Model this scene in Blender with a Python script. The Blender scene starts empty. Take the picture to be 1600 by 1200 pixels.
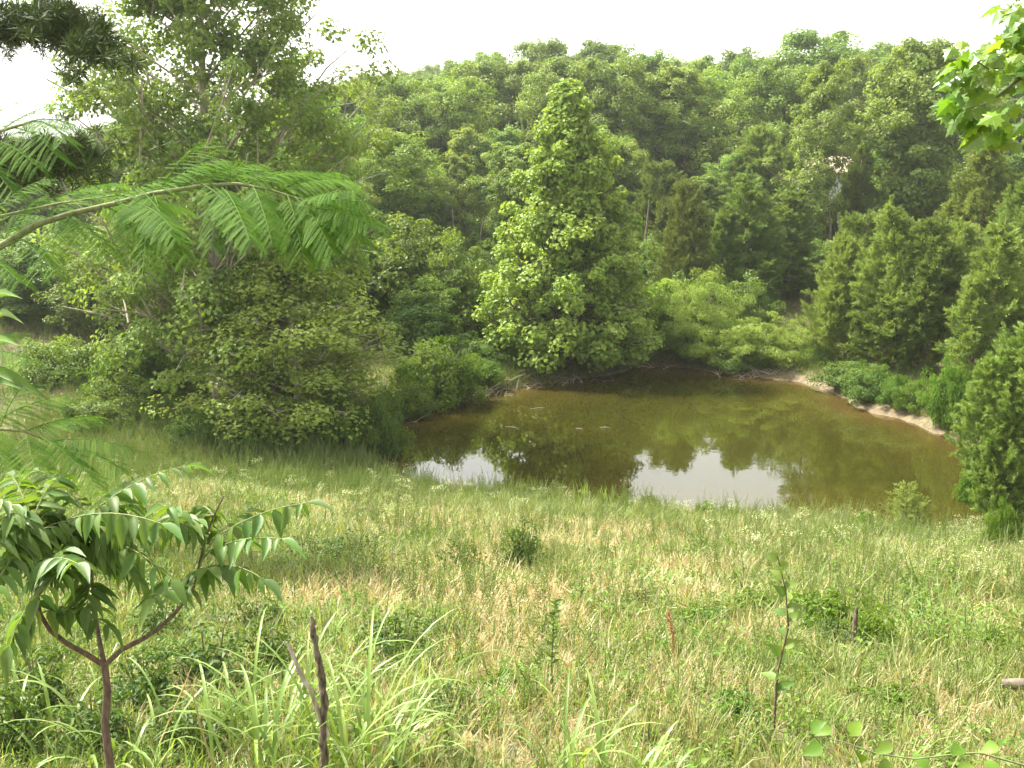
import bpy, math, random
import numpy as np
from mathutils import Vector, Matrix
PI = math.pi
rnd = random.Random(7)
R = np.random.RandomState(7)
sc = bpy.context.scene
C = sc.collection

# ------------------------------------------------------------------ camera
CAMZ, PITCH, F = 8.0, math.radians(12.05), 1640.0
cam_d = bpy.data.cameras.new('camera'); cam = bpy.data.objects.new('camera', cam_d); C.objects.link(cam)
cam.location = (0, 0, CAMZ); cam.rotation_euler = (PI/2 - PITCH, 0, 0)
cam_d.sensor_width = 36; cam_d.lens = 36*F/1600; cam_d.clip_start = .1; cam_d.clip_end = 3000
sc.camera = cam

# ------------------------------------------------------------------ light
SUN_EL, SUN_AZ = math.radians(55), math.radians(-62)      # azimuth clockwise from the view direction (+Y)
wd = bpy.data.worlds.new('World'); sc.world = wd; wd.use_nodes = True
wn = wd.node_tree.nodes; wl = wd.node_tree.links
bg = wn['Background']
sky = wn.new('ShaderNodeTexSky'); sky.sky_type = 'NISHITA'; sky.sun_disc = False
sky.sun_elevation = SUN_EL; sky.sun_rotation = SUN_AZ
sky.air_density = 1.0; sky.dust_density = 3.0; sky.ozone_density = 1.0
hs = wn.new('ShaderNodeHueSaturation'); hs.inputs['Saturation'].default_value = 0.08   # thin white overcast
wm = wn.new('ShaderNodeMix'); wm.data_type = 'RGBA'; wm.blend_type = 'MULTIPLY'; wm.inputs[0].default_value = 1; wm.inputs[7].default_value = (1, .99, .94, 1)
wl.new(sky.outputs[0], hs.inputs['Color']); wl.new(hs.outputs[0], wm.inputs[6]); wl.new(wm.outputs[2], bg.inputs[0])
bg.inputs[1].default_value = 0.108
sd = bpy.data.lights.new('sun', 'SUN'); sun = bpy.data.objects.new('sun', sd); C.objects.link(sun)
sd.energy = 3.0; sd.angle = math.radians(6); sd.color = (1, .94, .81)
sdir = Vector((math.sin(SUN_AZ)*math.cos(SUN_EL), math.cos(SUN_AZ)*math.cos(SUN_EL), math.sin(SUN_EL)))
sun.rotation_euler = sdir.to_track_quat('Z', 'Y').to_euler(); sun.location = (0, 0, 60)
sc.view_settings.view_transform = 'Standard'; sc.view_settings.look = 'None'
sc.view_settings.gamma = 1; sc.view_settings.use_curve_mapping = False
sc.view_settings.exposure = 2.25
cy = sc.cycles
cy.max_bounces = 7; cy.diffuse_bounces = 3; cy.glossy_bounces = 3; cy.transmission_bounces = 4
cy.transparent_max_bounces = 8; cy.volume_bounces = 1; cy.caustics_reflective = False; cy.caustics_refractive = False
cy.use_denoising = True; cy.denoiser = 'OPENIMAGEDENOISE'; cy.denoising_prefilter = 'ACCURATE'
cy.use_adaptive_sampling = True; cy.adaptive_threshold = .02
try: sc.render.use_persistent_data = False
except Exception: pass

# ------------------------------------------------------------------ helpers
def ray(px, py):
    u = (px-800)/F; v = -(py-600)/F
    return Vector((u, math.cos(PITCH)+v*math.sin(PITCH), -math.sin(PITCH)+v*math.cos(PITCH)))
def at(px, py, Y):
    d = ray(px, py); return Vector((0, 0, CAMZ)) + d*(Y/d.y)
def plane0(px, py, z=0.0):
    d = ray(px, py); return Vector((0, 0, CAMZ)) + d*((z-CAMZ)/d.z)
def tag(o, label=None, cat=None, group=None, kind=None):
    if label: o['label'] = label
    if cat: o['category'] = cat
    if group: o['group'] = group
    if kind: o['kind'] = kind
    return o
W = {}
def put(name, me, M=None, parent=None):
    o = bpy.data.objects.new(name, me); C.objects.link(o)
    M = M if M is not None else (W[parent] if parent else Matrix())
    W[o] = M
    if parent:
        o.parent = parent; o.matrix_basis = W[parent].inverted() @ M
    else: o.matrix_basis = M
    return o
def empty(name, loc, rz=0, scale=(1, 1, 1)):
    M = Matrix.Translation(loc) @ Matrix.Rotation(rz, 4, 'Z') @ Matrix.Diagonal((*scale, 1))
    return put(name, None, M)
def tri_mesh(name, V, Fc, mats, tint=None, midx=None, smooth=False):
    V = np.asarray(V, np.float32).reshape(-1, 3); Fc = np.asarray(Fc, np.int32).reshape(-1, 3)
    me = bpy.data.meshes.new(name)
    me.vertices.add(len(V)); me.vertices.foreach_set('co', V.ravel())
    me.loops.add(len(Fc)*3); me.loops.foreach_set('vertex_index', Fc.ravel())
    me.polygons.add(len(Fc)); me.polygons.foreach_set('loop_start', np.arange(0, len(Fc)*3, 3, dtype=np.int32))
    for m in (mats if isinstance(mats, (list, tuple)) else [mats]): me.materials.append(m)
    if midx is not None: me.polygons.foreach_set('material_index', np.asarray(midx, np.int32))
    me.update(calc_edges=True)
    me.polygons.foreach_set('use_smooth', np.full(len(Fc), smooth))
    if tint is not None:
        a = me.attributes.new('tint', 'FLOAT', 'FACE'); a.data.foreach_set('value', np.asarray(tint, np.float32))
    return me
def nz(v): return v/np.maximum(np.linalg.norm(v, axis=-1, keepdims=True), 1e-9)
class Geo:
    """Collects triangles with a tint and a material index."""
    def __init__(s): s.V = []; s.F = []; s.T = []; s.M = []; s.n = 0
    def add(s, V, Fc, tint=0.5, mi=0):
        V = np.asarray(V, float).reshape(-1, 3); Fc = np.asarray(Fc, int).reshape(-1, 3)
        s.V.append(V); s.F.append(Fc+s.n); s.n += len(V)
        s.T.append(np.broadcast_to(np.asarray(tint, float), (len(Fc),))); s.M.append(np.full(len(Fc), mi))
    def tube(s, pts, rad, k=6, tint=.5, mi=0):
        P = np.asarray([tuple(p) for p in pts], float); n = len(P); rad = np.asarray(rad, float)*np.ones(n)
        T = nz(np.gradient(P, axis=0)); a = np.array([.13, .31, .94])
        if abs(T[0, 2]) > .8: a = np.array([.95, .2, .1])
        B = nz(np.cross(T, a)); N = np.cross(B, T)
        th = np.arange(k)*2*PI/k
        V = P[:, None]+rad[:, None, None]*(np.cos(th)[None, :, None]*B[:, None]+np.sin(th)[None, :, None]*N[:, None])
        i = np.arange(n-1)[:, None]*k; j = np.arange(k)[None]; j2 = (j+1) % k
        a_, b_, c_, d_ = i+j, i+j2, i+k+j2, i+k+j
        Fc = np.concatenate([np.stack([a_, b_, c_], -1).reshape(-1, 3), np.stack([a_, c_, d_], -1).reshape(-1, 3)])
        s.add(V.reshape(-1, 3), Fc, tint, mi)
        e = (n-1)*k
        s.add(V[-1], [(0, q, q+1) for q in range(1, k-1)], tint, mi)
    def leaves(s, pos, nrm, dr, L, Wd, tint, fold=.2, droop=.12, mi=0):
        n = len(pos); L = np.broadcast_to(L, (n,))[:, None]; Wd = np.broadcast_to(Wd, (n,))[:, None]
        dr = nz(dr); sd_ = nz(np.cross(nrm, dr)); nn = np.cross(dr, sd_)
        m = pos+dr*L*.45+nn*fold*Wd
        V = np.stack([pos, m+sd_*Wd*.5, pos+dr*L-nn*droop*L, m-sd_*Wd*.5], 1).reshape(-1, 3)
        b = np.arange(n)[:, None]*4
        Fc = np.concatenate([b+[0, 1, 2], b+[0, 2, 3]], 1).reshape(-1, 3)
        s.add(V, Fc, np.repeat(np.broadcast_to(tint, (n,)), 2), mi)
    def mesh(s, name, mats, smooth=False):
        return tri_mesh(name, np.concatenate(s.V), np.concatenate(s.F), mats, np.concatenate(s.T), np.concatenate(s.M), smooth)

# ------------------------------------------------------------------ materials
def new_mat(name):
    m = bpy.data.materials.new(name); m.use_nodes = True
    m.node_tree.nodes.clear(); return m, m.node_tree.nodes, m.node_tree.links
def leaf_mat(name, dark, light, trans=.4, rough=.5, spec=.3, var=.25, inst=False, dry=None):
    dark = [c*k for c, k in zip(dark, (1.0, 1.05, .72))]; light = [c*k for c, k in zip(light, (1.02, 1.05, .72))]
    m, n, l = new_mat(name)
    out = n.new('ShaderNodeOutputMaterial')
    at_ = n.new('ShaderNodeAttribute'); at_.attribute_name = 'tint'
    mx = n.new('ShaderNodeMix'); mx.data_type = 'RGBA'
    l.new(at_.outputs['Fac'], mx.inputs[0]); mx.inputs[6].default_value = (*dark, 1); mx.inputs[7].default_value = (*light, 1)
    col = mx.outputs[2]
    if dry:
        ai = n.new('ShaderNodeAttribute'); ai.attribute_name = 'dry'; ai.attribute_type = 'INSTANCER'
        mx2 = n.new('ShaderNodeMix'); mx2.data_type = 'RGBA'
        l.new(ai.outputs['Fac'], mx2.inputs[0]); l.new(col, mx2.inputs[6]); mx2.inputs[7].default_value = (*dry, 1); col = mx2.outputs[2]
    oi = n.new('ShaderNodeObjectInfo')
    hv = n.new('ShaderNodeHueSaturation')
    mr = n.new('ShaderNodeMapRange'); mr.inputs[3].default_value = 1-var; mr.inputs[4].default_value = 1+var
    l.new(oi.outputs['Random'], mr.inputs[0]); l.new(mr.outputs[0], hv.inputs['Value'])
    mh = n.new('ShaderNodeMapRange'); mh.inputs[3].default_value = .488; mh.inputs[4].default_value = .512
    ml = n.new('ShaderNodeMath'); ml.operation = 'MULTIPLY'; ml.inputs[1].default_value = 7.31
    mf = n.new('ShaderNodeMath'); mf.operation = 'FRACT'
    l.new(oi.outputs['Random'], ml.inputs[0]); l.new(ml.outputs[0], mf.inputs[0]); l.new(mf.outputs[0], mh.inputs[0]); l.new(mh.outputs[0], hv.inputs['Hue'])
    l.new(col, hv.inputs['Color'])
    p = n.new('ShaderNodeBsdfPrincipled'); p.inputs['Roughness'].default_value = rough
    p.inputs['Specular IOR Level'].default_value = spec
    l.new(hv.outputs[0], p.inputs['Base Color'])
    t = n.new('ShaderNodeBsdfTranslucent')
    tc = n.new('ShaderNodeMix'); tc.data_type = 'RGBA'; tc.blend_type = 'MULTIPLY'; tc.inputs[0].default_value = 1
    l.new(hv.outputs[0], tc.inputs[6]); tc.inputs[7].default_value = (1.5, 1.35, .6, 1)
    l.new(tc.outputs[2], t.inputs[0])
    ms = n.new('ShaderNodeMixShader'); ms.inputs[0].default_value = trans
    l.new(p.outputs[0], ms.inputs[1]); l.new(t.outputs[0], ms.inputs[2]); l.new(ms.outputs[0], out.inputs[0])
    return m
def bark_mat(name, c1, c2, scale=18, bump=.4):
    m, n, l = new_mat(name)
    out = n.new('ShaderNodeOutputMaterial'); p = n.new('ShaderNodeBsdfPrincipled'); p.inputs['Roughness'].default_value = .85
    tc = n.new('ShaderNodeTexCoord'); mp = n.new('ShaderNodeMapping'); mp.inputs['Scale'].default_value = (1, 1, .3)
    no = n.new('ShaderNodeTexNoise'); no.inputs['Scale'].default_value = scale; no.inputs['Detail'].default_value = 6
    l.new(tc.outputs['Object'], mp.inputs[0]); l.new(mp.outputs[0], no.inputs[0])
    cr = n.new('ShaderNodeValToRGB'); cr.color_ramp.elements[0].position = .35; cr.color_ramp.elements[1].position = .65
    cr.color_ramp.elements[0].color = (*c1, 1); cr.color_ramp.elements[1].color = (*c2, 1)
    l.new(no.outputs[0], cr.inputs[0]); l.new(cr.outputs[0], p.inputs['Base Color'])
    b = n.new('ShaderNodeBump'); b.inputs['Strength'].default_value = bump; b.inputs['Distance'].default_value = .02
    l.new(no.outputs[0], b.inputs['Height']); l.new(b.outputs[0], p.inputs['Normal']); l.new(p.outputs[0], out.inputs[0])
    return m
M_oak = leaf_mat('oak_leaves', (.10, .175, .045), (.21, .295, .085))
M_syc = leaf_mat('sycamore_leaves', (.14, .225, .05), (.27, .375, .10), var=.05)
M_syc2 = leaf_mat('pale_tree_leaves', (.11, .175, .045), (.23, .305, .095), var=.12)
M_cedar = leaf_mat('cedar_sprays', (.10, .155, .05), (.23, .295, .115), trans=.25, rough=.7, spec=.15)
M_vine = leaf_mat('vine_leaves', (.07, .13, .032), (.16, .235, .06), var=.12)
M_willow = leaf_mat('willow_leaves', (.14, .20, .055), (.27, .36, .12), var=.1)
M_bush = leaf_mat('bush_leaves', (.07, .14, .02), (.14, .23, .04), var=.12)
M_pine = leaf_mat('pine_needles', (.03, .06, .015), (.07, .11, .03), trans=.15, rough=.6)
M_mimosa = leaf_mat('mimosa_leaves', (.045, .125, .014), (.11, .215, .03), trans=.5, var=.14, rough=.6, spec=.12)
M_sumac = leaf_mat('sumac_leaves', (.06, .13, .03), (.12, .20, .055), trans=.4, rough=.48, spec=.4, var=.22)
M_maple = leaf_mat('maple_leaves', (.09, .18, .025), (.17, .27, .045), trans=.5, rough=.35, spec=.55, var=.15)
M_grass = leaf_mat('meadow_grass', (.085, .14, .03), (.18, .24, .07), trans=.35, dry=(.38, .32, .19), var=.18)
M_straw = leaf_mat('straw', (.34, .265, .21), (.53, .435, .37), trans=.3, var=.15)
M_weed = leaf_mat('weed_leaves', (.09, .17, .035), (.17, .26, .06), trans=.35, var=.18)
M_weedfar = leaf_mat('feathery_weeds', (.085, .15, .04), (.15, .22, .07), trans=.3, var=.15)
M_blade = leaf_mat('broad_grass_blades', (.12, .20, .05), (.24, .33, .12), trans=.35, rough=.4, spec=.5, var=.12)
M_petal = leaf_mat('white_petals', (.42, .46, .36), (.7, .7, .62), trans=.3, var=.05)
M_bark = bark_mat('grey_bark', (.07, .055, .04), (.17, .14, .11))
M_pale = bark_mat('pale_bark', (.20, .17, .12), (.46, .41, .34), 9)
M_redbark = bark_mat('cedar_bark', (.09, .06, .04), (.2, .15, .11), 30)
M_stem = bark_mat('brown_stem', (.07, .045, .03), (.15, .10, .065), 90, .5)
M_gstem = bark_mat('green_stem', (.12, .14, .05), (.2, .22, .09), 60, .1)
M_char = bark_mat('weathered_dark_wood', (.04, .028, .018), (.22, .17, .12), 70, 1.0)
M_dead = bark_mat('bleached_wood', (.25, .2, .14), (.5, .44, .35), 40, .5)
M_rust = bark_mat('rusty_seed_heads', (.25, .1, .04), (.4, .2, .09), 80)

# ------------------------------------------------------------------ terrain
def vnoise(x, y, s, seed=0):
    x = np.asarray(x, float)/s+seed*17.3; y = np.asarray(y, float)/s+seed*5.7
    xi = np.floor(x).astype(np.int64); yi = np.floor(y).astype(np.int64); xf = x-xi; yf = y-yi
    h = lambda a, b: ((np.sin(a*127.1+b*311.7+seed*74.7)*43758.5453) % 1.0)
    u = xf*xf*(3-2*xf); v = yf*yf*(3-2*yf)
    return (h(xi, yi)*(1-u)+h(xi+1, yi)*u)*(1-v)+(h(xi, yi+1)*(1-u)+h(xi+1, yi+1)*u)*v
pond_px = [(548, 712), (566, 690), (600, 664), (640, 645), (700, 627), (760, 614), (830, 603), (880, 596), (940, 588), (1000, 572), (1060, 573),
           (1150, 585), (1240, 594), (1290, 608), (1335, 630), (1370, 645), (1400, 652), (1450, 668), (1510, 690), (1570, 712), (1640, 745),
           (1700, 800), (1670, 858), (1600, 862), (1530, 850), (1460, 846), (1380, 838), (1300, 828), (1200, 822), (1100, 818), (1000, 812), (900, 800), (800, 790), (700, 780), (640, 765), (590, 740)]
POND = np.array([plane0(*p)[:2] for p in pond_px])
def sdf(x, y):
    x = np.asarray(x, float); y = np.asarray(y, float); sh = x.shape; p = np.stack([x.ravel(), y.ravel()], 1)
    d = np.full(len(p), 1e9); ins = np.zeros(len(p), bool)
    for i in range(len(POND)):
        a = POND[i]; b = POND[(i+1) % len(POND)]; ab = b-a; ap = p-a
        t = np.clip((ap@ab)/(ab@ab), 0, 1); d = np.minimum(d, np.hypot(*(ap-t[:, None]*ab).T))
        c = ((a[1] > p[:, 1]) != (b[1] > p[:, 1]))
        xs = a[0]+(p[:, 1]-a[1])/(b[1]-a[1]+1e-12)*ab[0]; ins ^= c & (p[:, 0] < xs)
    d[ins] *= -1
    return d.reshape(sh)
def sstep(a, b, x): t = np.clip((x-a)/(b-a), 0, 1); return t*t*(3-2*t)
def height(x, y, with_noise=True):
    x = np.asarray(x, float); y = np.asarray(y, float)
    d = sdf(x, y)+(vnoise(x, y, .9, 3)-.5)*.35
    ys = np.clip(24.2-.27*x, 20.5, 29)
    near = 6.3*(1-y/ys); near = np.minimum(near, 6.3+.02*np.abs(y))
    bank = np.where(d < 0, -np.minimum(.9, .3*-d), .06+.32*(1-np.exp(-np.maximum(d, 0)/.45))+.035*np.minimum(np.maximum(d, 0), 30))
    z = np.where(d < 0, bank, np.maximum(near, bank))
    far = sstep(46, 66, y)*.8+np.maximum(y-55, 0)*.055
    az = x/np.maximum(y, 1)
    k = .45+.55*sstep(-.48, -.2, az)
    far = np.minimum(far, 15)*k
    right = np.maximum(x-12-.25*np.maximum(y-30, 0), 0)*.06*sstep(22, 34, y)
    z = z+np.where(d > 0, far+np.minimum(right, 3), 0)
    if with_noise:
        z = z+np.where(d > .3, (vnoise(x, y, 1.7, 1)-.5)*.12+(vnoise(x, y, .5, 2)-.5)*.05, 0)+np.where(y > 60, (vnoise(x, y, 22, 5)-.5)*2.5, 0)
    return z
def hz(x, y): return float(height(np.array([x]), np.array([y]))[0])
def ground(px, py, lo=3.0, hi=200.0):
    """point where the pixel's ray meets the ground"""
    Y = np.linspace(lo, hi, 3000); d = ray(px, py)
    z = CAMZ+d.z/d.y*Y; h = height(d.x/d.y*Y, Y); i = int(np.argmax(z <= h))
    if not (z <= h).any(): i = len(Y)-1
    return Vector((d.x/d.y*Y[i], Y[i], h[i]))
def axis(lo, hi, step, far_lo, far_hi, g=1.16):
    a = list(np.arange(lo, hi+step, step)); s = step
    while a[-1] < far_hi: s *= g; a.append(a[-1]+s)
    s = step
    while a[0] > far_lo: s *= g; a.insert(0, a[0]-s)
    return np.array(a)
gx = axis(-16, 20, .32, -480, 480); gy = axis(2, 56, .34, -30, 620, 1.1)
X, Y = np.meshgrid(gx, gy); Z = height(X, Y)
V = np.stack([X, Y, Z], -1).reshape(-1, 3); nx = len(gx)
i = (np.arange(len(gy)-1)[:, None]*nx+np.arange(nx-1)[None]).ravel()
Fc = np.concatenate([np.stack([i, i+1, i+1+nx], 1), np.stack([i, i+1+nx, i+nx], 1)])
def ground_mat():
    m, n, l = new_mat('meadow_ground')
    out = n.new('ShaderNodeOutputMaterial'); p = n.new('ShaderNodeBsdfPrincipled'); p.inputs['Roughness'].default_value = .95
    tc = n.new('ShaderNodeTexCoord')
    def noise(s, d=5):
        q = n.new('ShaderNodeTexNoise'); q.inputs['Scale'].default_value = s; q.inputs['Detail'].default_value = d
        l.new(tc.outputs['Object'], q.inputs[0]); return q
    def ramp(src, a, ca, b, cb):
        r = n.new('ShaderNodeValToRGB'); e = r.color_ramp.elements; e[0].position = a; e[1].position = b
        e[0].color = (*ca, 1); e[1].color = (*cb, 1); l.new(src, r.inputs[0]); return r
    def mix(f, a, b):
        q = n.new('ShaderNodeMix'); q.data_type = 'RGBA'; l.new(f, q.inputs[0]); l.new(a, q.inputs[6]); l.new(b, q.inputs[7]); return q.outputs[2]
    n1 = noise(.8); n2 = noise(9, 8); n3 = noise(45, 4)
    grass = ramp(n2.outputs[0], .35, (.055, .06, .02), .65, (.16, .14, .065))  # darkened in colour so gaps between the tufts read as shade
    soil = ramp(n3.outputs[0], .3, (.04, .03, .018), .7, (.12, .09, .055))
    mud = ramp(n2.outputs[0], .3, (.10, .078, .045), .7, (.21, .165, .10))
    a1 = n.new('ShaderNodeAttribute'); a1.attribute_name = 'wood'
    a2 = n.new('ShaderNodeAttribute'); a2.attribute_name = 'mud'
    c = mix(a1.outputs['Fac'], grass.outputs[0], soil.outputs[0])
    a3 = n.new('ShaderNodeAttribute'); a3.attribute_name = 'tan'
    wet = ramp(n2.outputs[0], .3, (.05, .04, .022), .7, (.13, .10, .06))
    c = mix(a2.outputs['Fac'], c, mix(a3.outputs['Fac'], wet.outputs[0], mud.outputs[0]))
    l.new(c, p.inputs['Base Color'])
    b = n.new('ShaderNodeBump'); b.inputs['Strength'].default_value = .6; b.inputs['Distance'].default_value = .05
    l.new(n3.outputs[0], b.inputs['Height']); l.new(b.outputs[0], p.inputs['Normal']); l.new(p.outputs[0], out.inputs[0])
    return m
gme = tri_mesh('ground', V, Fc, ground_mat(), smooth=True)
D_ = sdf(X, Y).ravel(); xx, yy = X.ravel(), Y.ravel()
wood = sstep(47, 53, yy); wood = np.maximum(wood, sstep(4, 9, D_)*sstep(29, 33, yy))
mud = (1-sstep(.0, .38, D_-.1*sstep(7, 10, xx)+(vnoise(xx, yy, .7, 8)-.5)*.7))*sstep(24, 27, yy)
mud = np.maximum(mud, 1-sstep(-.1, .2, D_))
for nm, val in (('wood', wood), ('mud', mud), ('tan', sstep(6.5, 9.5, xx))):
    a = gme.attributes.new(nm, 'FLOAT', 'POINT'); a.data.foreach_set('value', val.astype(np.float32))
tag(put('ground', gme), kind='structure')

# ------------------------------------------------------------------ water
def water_mat():
    m, n, l = new_mat('pond_water')
    out = n.new('ShaderNodeOutputMaterial'); p = n.new('ShaderNodeBsdfPrincipled')
    p.inputs['Roughness'].default_value = .0; p.inputs['IOR'].default_value = 1.38; p.inputs['Specular IOR Level'].default_value = 1.0
    at_ = n.new('ShaderNodeAttribute'); at_.attribute_name = 'depth'
    tc = n.new('ShaderNodeTexCoord'); no = n.new('ShaderNodeTexNoise'); no.inputs['Scale'].default_value = .35; no.inputs['Detail'].default_value = 4
    l.new(tc.outputs['Object'], no.inputs[0])
    ad = n.new('ShaderNodeMath'); ad.operation = 'MULTIPLY_ADD'; ad.inputs[1].default_value = .5; l.new(no.outputs[0], ad.inputs[0]); l.new(at_.outputs['Fac'], ad.inputs[2])
    r = n.new('ShaderNodeValToRGB'); e = r.color_ramp.elements; e[0].position = .2; e[0].color = (.075, .048, .015, 1); e[1].position = 1; e[1].color = (.026, .0255, .004, 1)
    e2 = r.color_ramp.elements.new(.55); e2.color = (.040, .034, .006, 1)
    l.new(ad.outputs[0], r.inputs[0]); l.new(r.outputs[0], p.inputs['Base Color'])
    n2 = n.new('ShaderNodeTexNoise'); n2.inputs['Scale'].default_value = 3.0; n2.inputs['Detail'].default_value = 3; n2.inputs['Roughness'].default_value = .6
    l.new(tc.outputs['Object'], n2.inputs[0])
    b = n.new('ShaderNodeBump'); b.inputs['Strength'].default_value = .02; b.inputs['Distance'].default_value = .05
    l.new(n2.outputs[0], b.inputs['Height']); l.new(b.outputs[0], p.inputs['Normal'])
    l.new(p.outputs[0], out.inputs[0]); return m
wx = np.arange(POND[:, 0].min()-1, POND[:, 0].max()+1.4, .4); wy = np.arange(POND[:, 1].min()-1, POND[:, 1].max()+1.4, .4)
X, Y = np.meshgrid(wx, wy); d = sdf(X, Y); nx = len(wx)
i = (np.arange(len(wy)-1)[:, None]*nx+np.arange(nx-1)[None]).ravel()
i = i[d.ravel()[i] < .9]
Fc = np.concatenate([np.stack([i, i+1, i+1+nx], 1), np.stack([i, i+1+nx, i+nx], 1)])
V = np.stack([X, Y, 0*X], -1).reshape(-1, 3)
wme = tri_mesh('pond_water', V, Fc, water_mat(), smooth=True)
a = wme.attributes.new('depth', 'FLOAT', 'POINT'); a.data.foreach_set('value', np.clip(-d/5, 0, 1).ravel().astype(np.float32))
tag(put('water', wme), 'still brown green pond water reflecting the treeline and white sky', kind='structure')

# ------------------------------------------------------------------ tree builders
def rv(n): return nz(R.normal(size=(n, 3)))
def clump_leaves(G, cs, rc, per, L, Wd, axis_xy=(0, 0), tintc=None, flat=.75, up=.6, out=.6, fold=.2, inner=.45, droopdir=.35):
    cs = np.asarray(cs); rc = np.asarray(rc); n = len(cs)*per
    c = np.repeat(cs, per, 0); r = np.repeat(rc, per)[:, None]
    dv = rv(n); u = (inner+(1-inner)*R.rand(n, 1)**.6)
    pos = c+dv*r*u*[1, 1, flat]
    radial = c.copy(); radial[:, 2] = 0; radial = nz(radial+1e-6)
    nrm = nz(dv*out+radial*.35+np.array([0, 0, up])+rv(n)*.55)
    dr = nz(rv(n)+radial*.5-np.array([0, 0, droopdir])); dr = nz(dr-nrm*(dr*nrm).sum(1, keepdims=True))
    t0 = np.repeat(tintc if tintc is not None else R.rand(len(cs)), per)
    tint = np.clip(.6*t0+.4*R.rand(n), 0, 1)
    s = R.uniform(.7, 1.25, n)
    G.leaves(pos, nrm, dr, L*s, Wd*s, tint, fold=fold)
def broad(seed, H, Rm, h0, prof, limbs=44, clumps=4, rc=.85, per=75, L=.22, Wd=.16, rise=.25, wob=.25, open_=0, trunk_r=None, mats=None, tr_lean=0, flat=.75, up=.6):
    global R; R = np.random.RandomState(seed)
    Gt, Gl = Geo(), Geo()
    tr = trunk_r or H*.016
    zs = np.linspace(0, H*.94, 10); off = np.cumsum(R.normal(size=(10, 2))*wob*.35, 0)*np.linspace(0, 1, 10)[:, None]
    tp = np.stack([off[:, 0]+tr_lean*zs/H, off[:, 1], zs], 1); tp[0, :2] = 0
    Gt.tube(tp, tr*np.linspace(1.15, .12, 10)**1.0+.01, 7)
    at_z = lambda z: np.array([np.interp(z, zs, tp[:, k]) for k in range(3)])
    cs, rs = [], []
    for k in range(limbs):
        t = h0+(1-h0)*((k+R.rand()*.6)/limbs); az = k*2.39996+R.rand()*.5
        r = Rm*prof(t)*R.uniform(.72, 1.15)
        if R.rand() < open_: r *= .5
        z0 = max(t*H-r*rise*1.3, h0*H*.55) ; s = at_z(min(z0, H*.92)); e = s+[r*math.cos(az), r*math.sin(az), 0]; e[2] = t*H
        m1 = s*.6+e*.4; m1[2] -= r*.05; m2 = s*.25+e*.75; m2[2] += r*.04
        m1[:2] += R.normal(size=2)*.12*r; m2[:2] += R.normal(size=2)*.1*r
        br = tr*.42*(1-t*.7)*min(1, r/Rm+.3)+.008
        Gt.tube([s, m1, m2, e], [br, br*.7, br*.45, br*.15], 5)
        for q in range(clumps):
            f = .38+.62*(q+R.rand()*.6)/clumps if clumps > 1 else 1
            c = s+(e-s)*f
            lat = R.normal(size=3)*r*.17*[1, 1, .6]
            c = c+lat; rr = rc*R.uniform(.6, 1.2)*(.75+.35*prof(t))
            cs.append(c); rs.append(rr)
            if q >= 1:
                base = s+(e-s)*max(f-.2, .1)
                Gt.tube([base, (base+c)/2+R.normal(size=3)*.04*r, c+R.normal(size=3)*.1], [br*.4, br*.3, br*.1], 4)
    cs.append(tp[-1]); rs.append(rc*.7)
    clump_leaves(Gl, cs, rs, per, L, Wd, flat=flat, up=up)
    mats = mats or (M_bark, M_oak)
    return Gt.mesh('trunk', mats[0], True), Gl.mesh('crown', mats[1]), H, Rm
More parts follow.
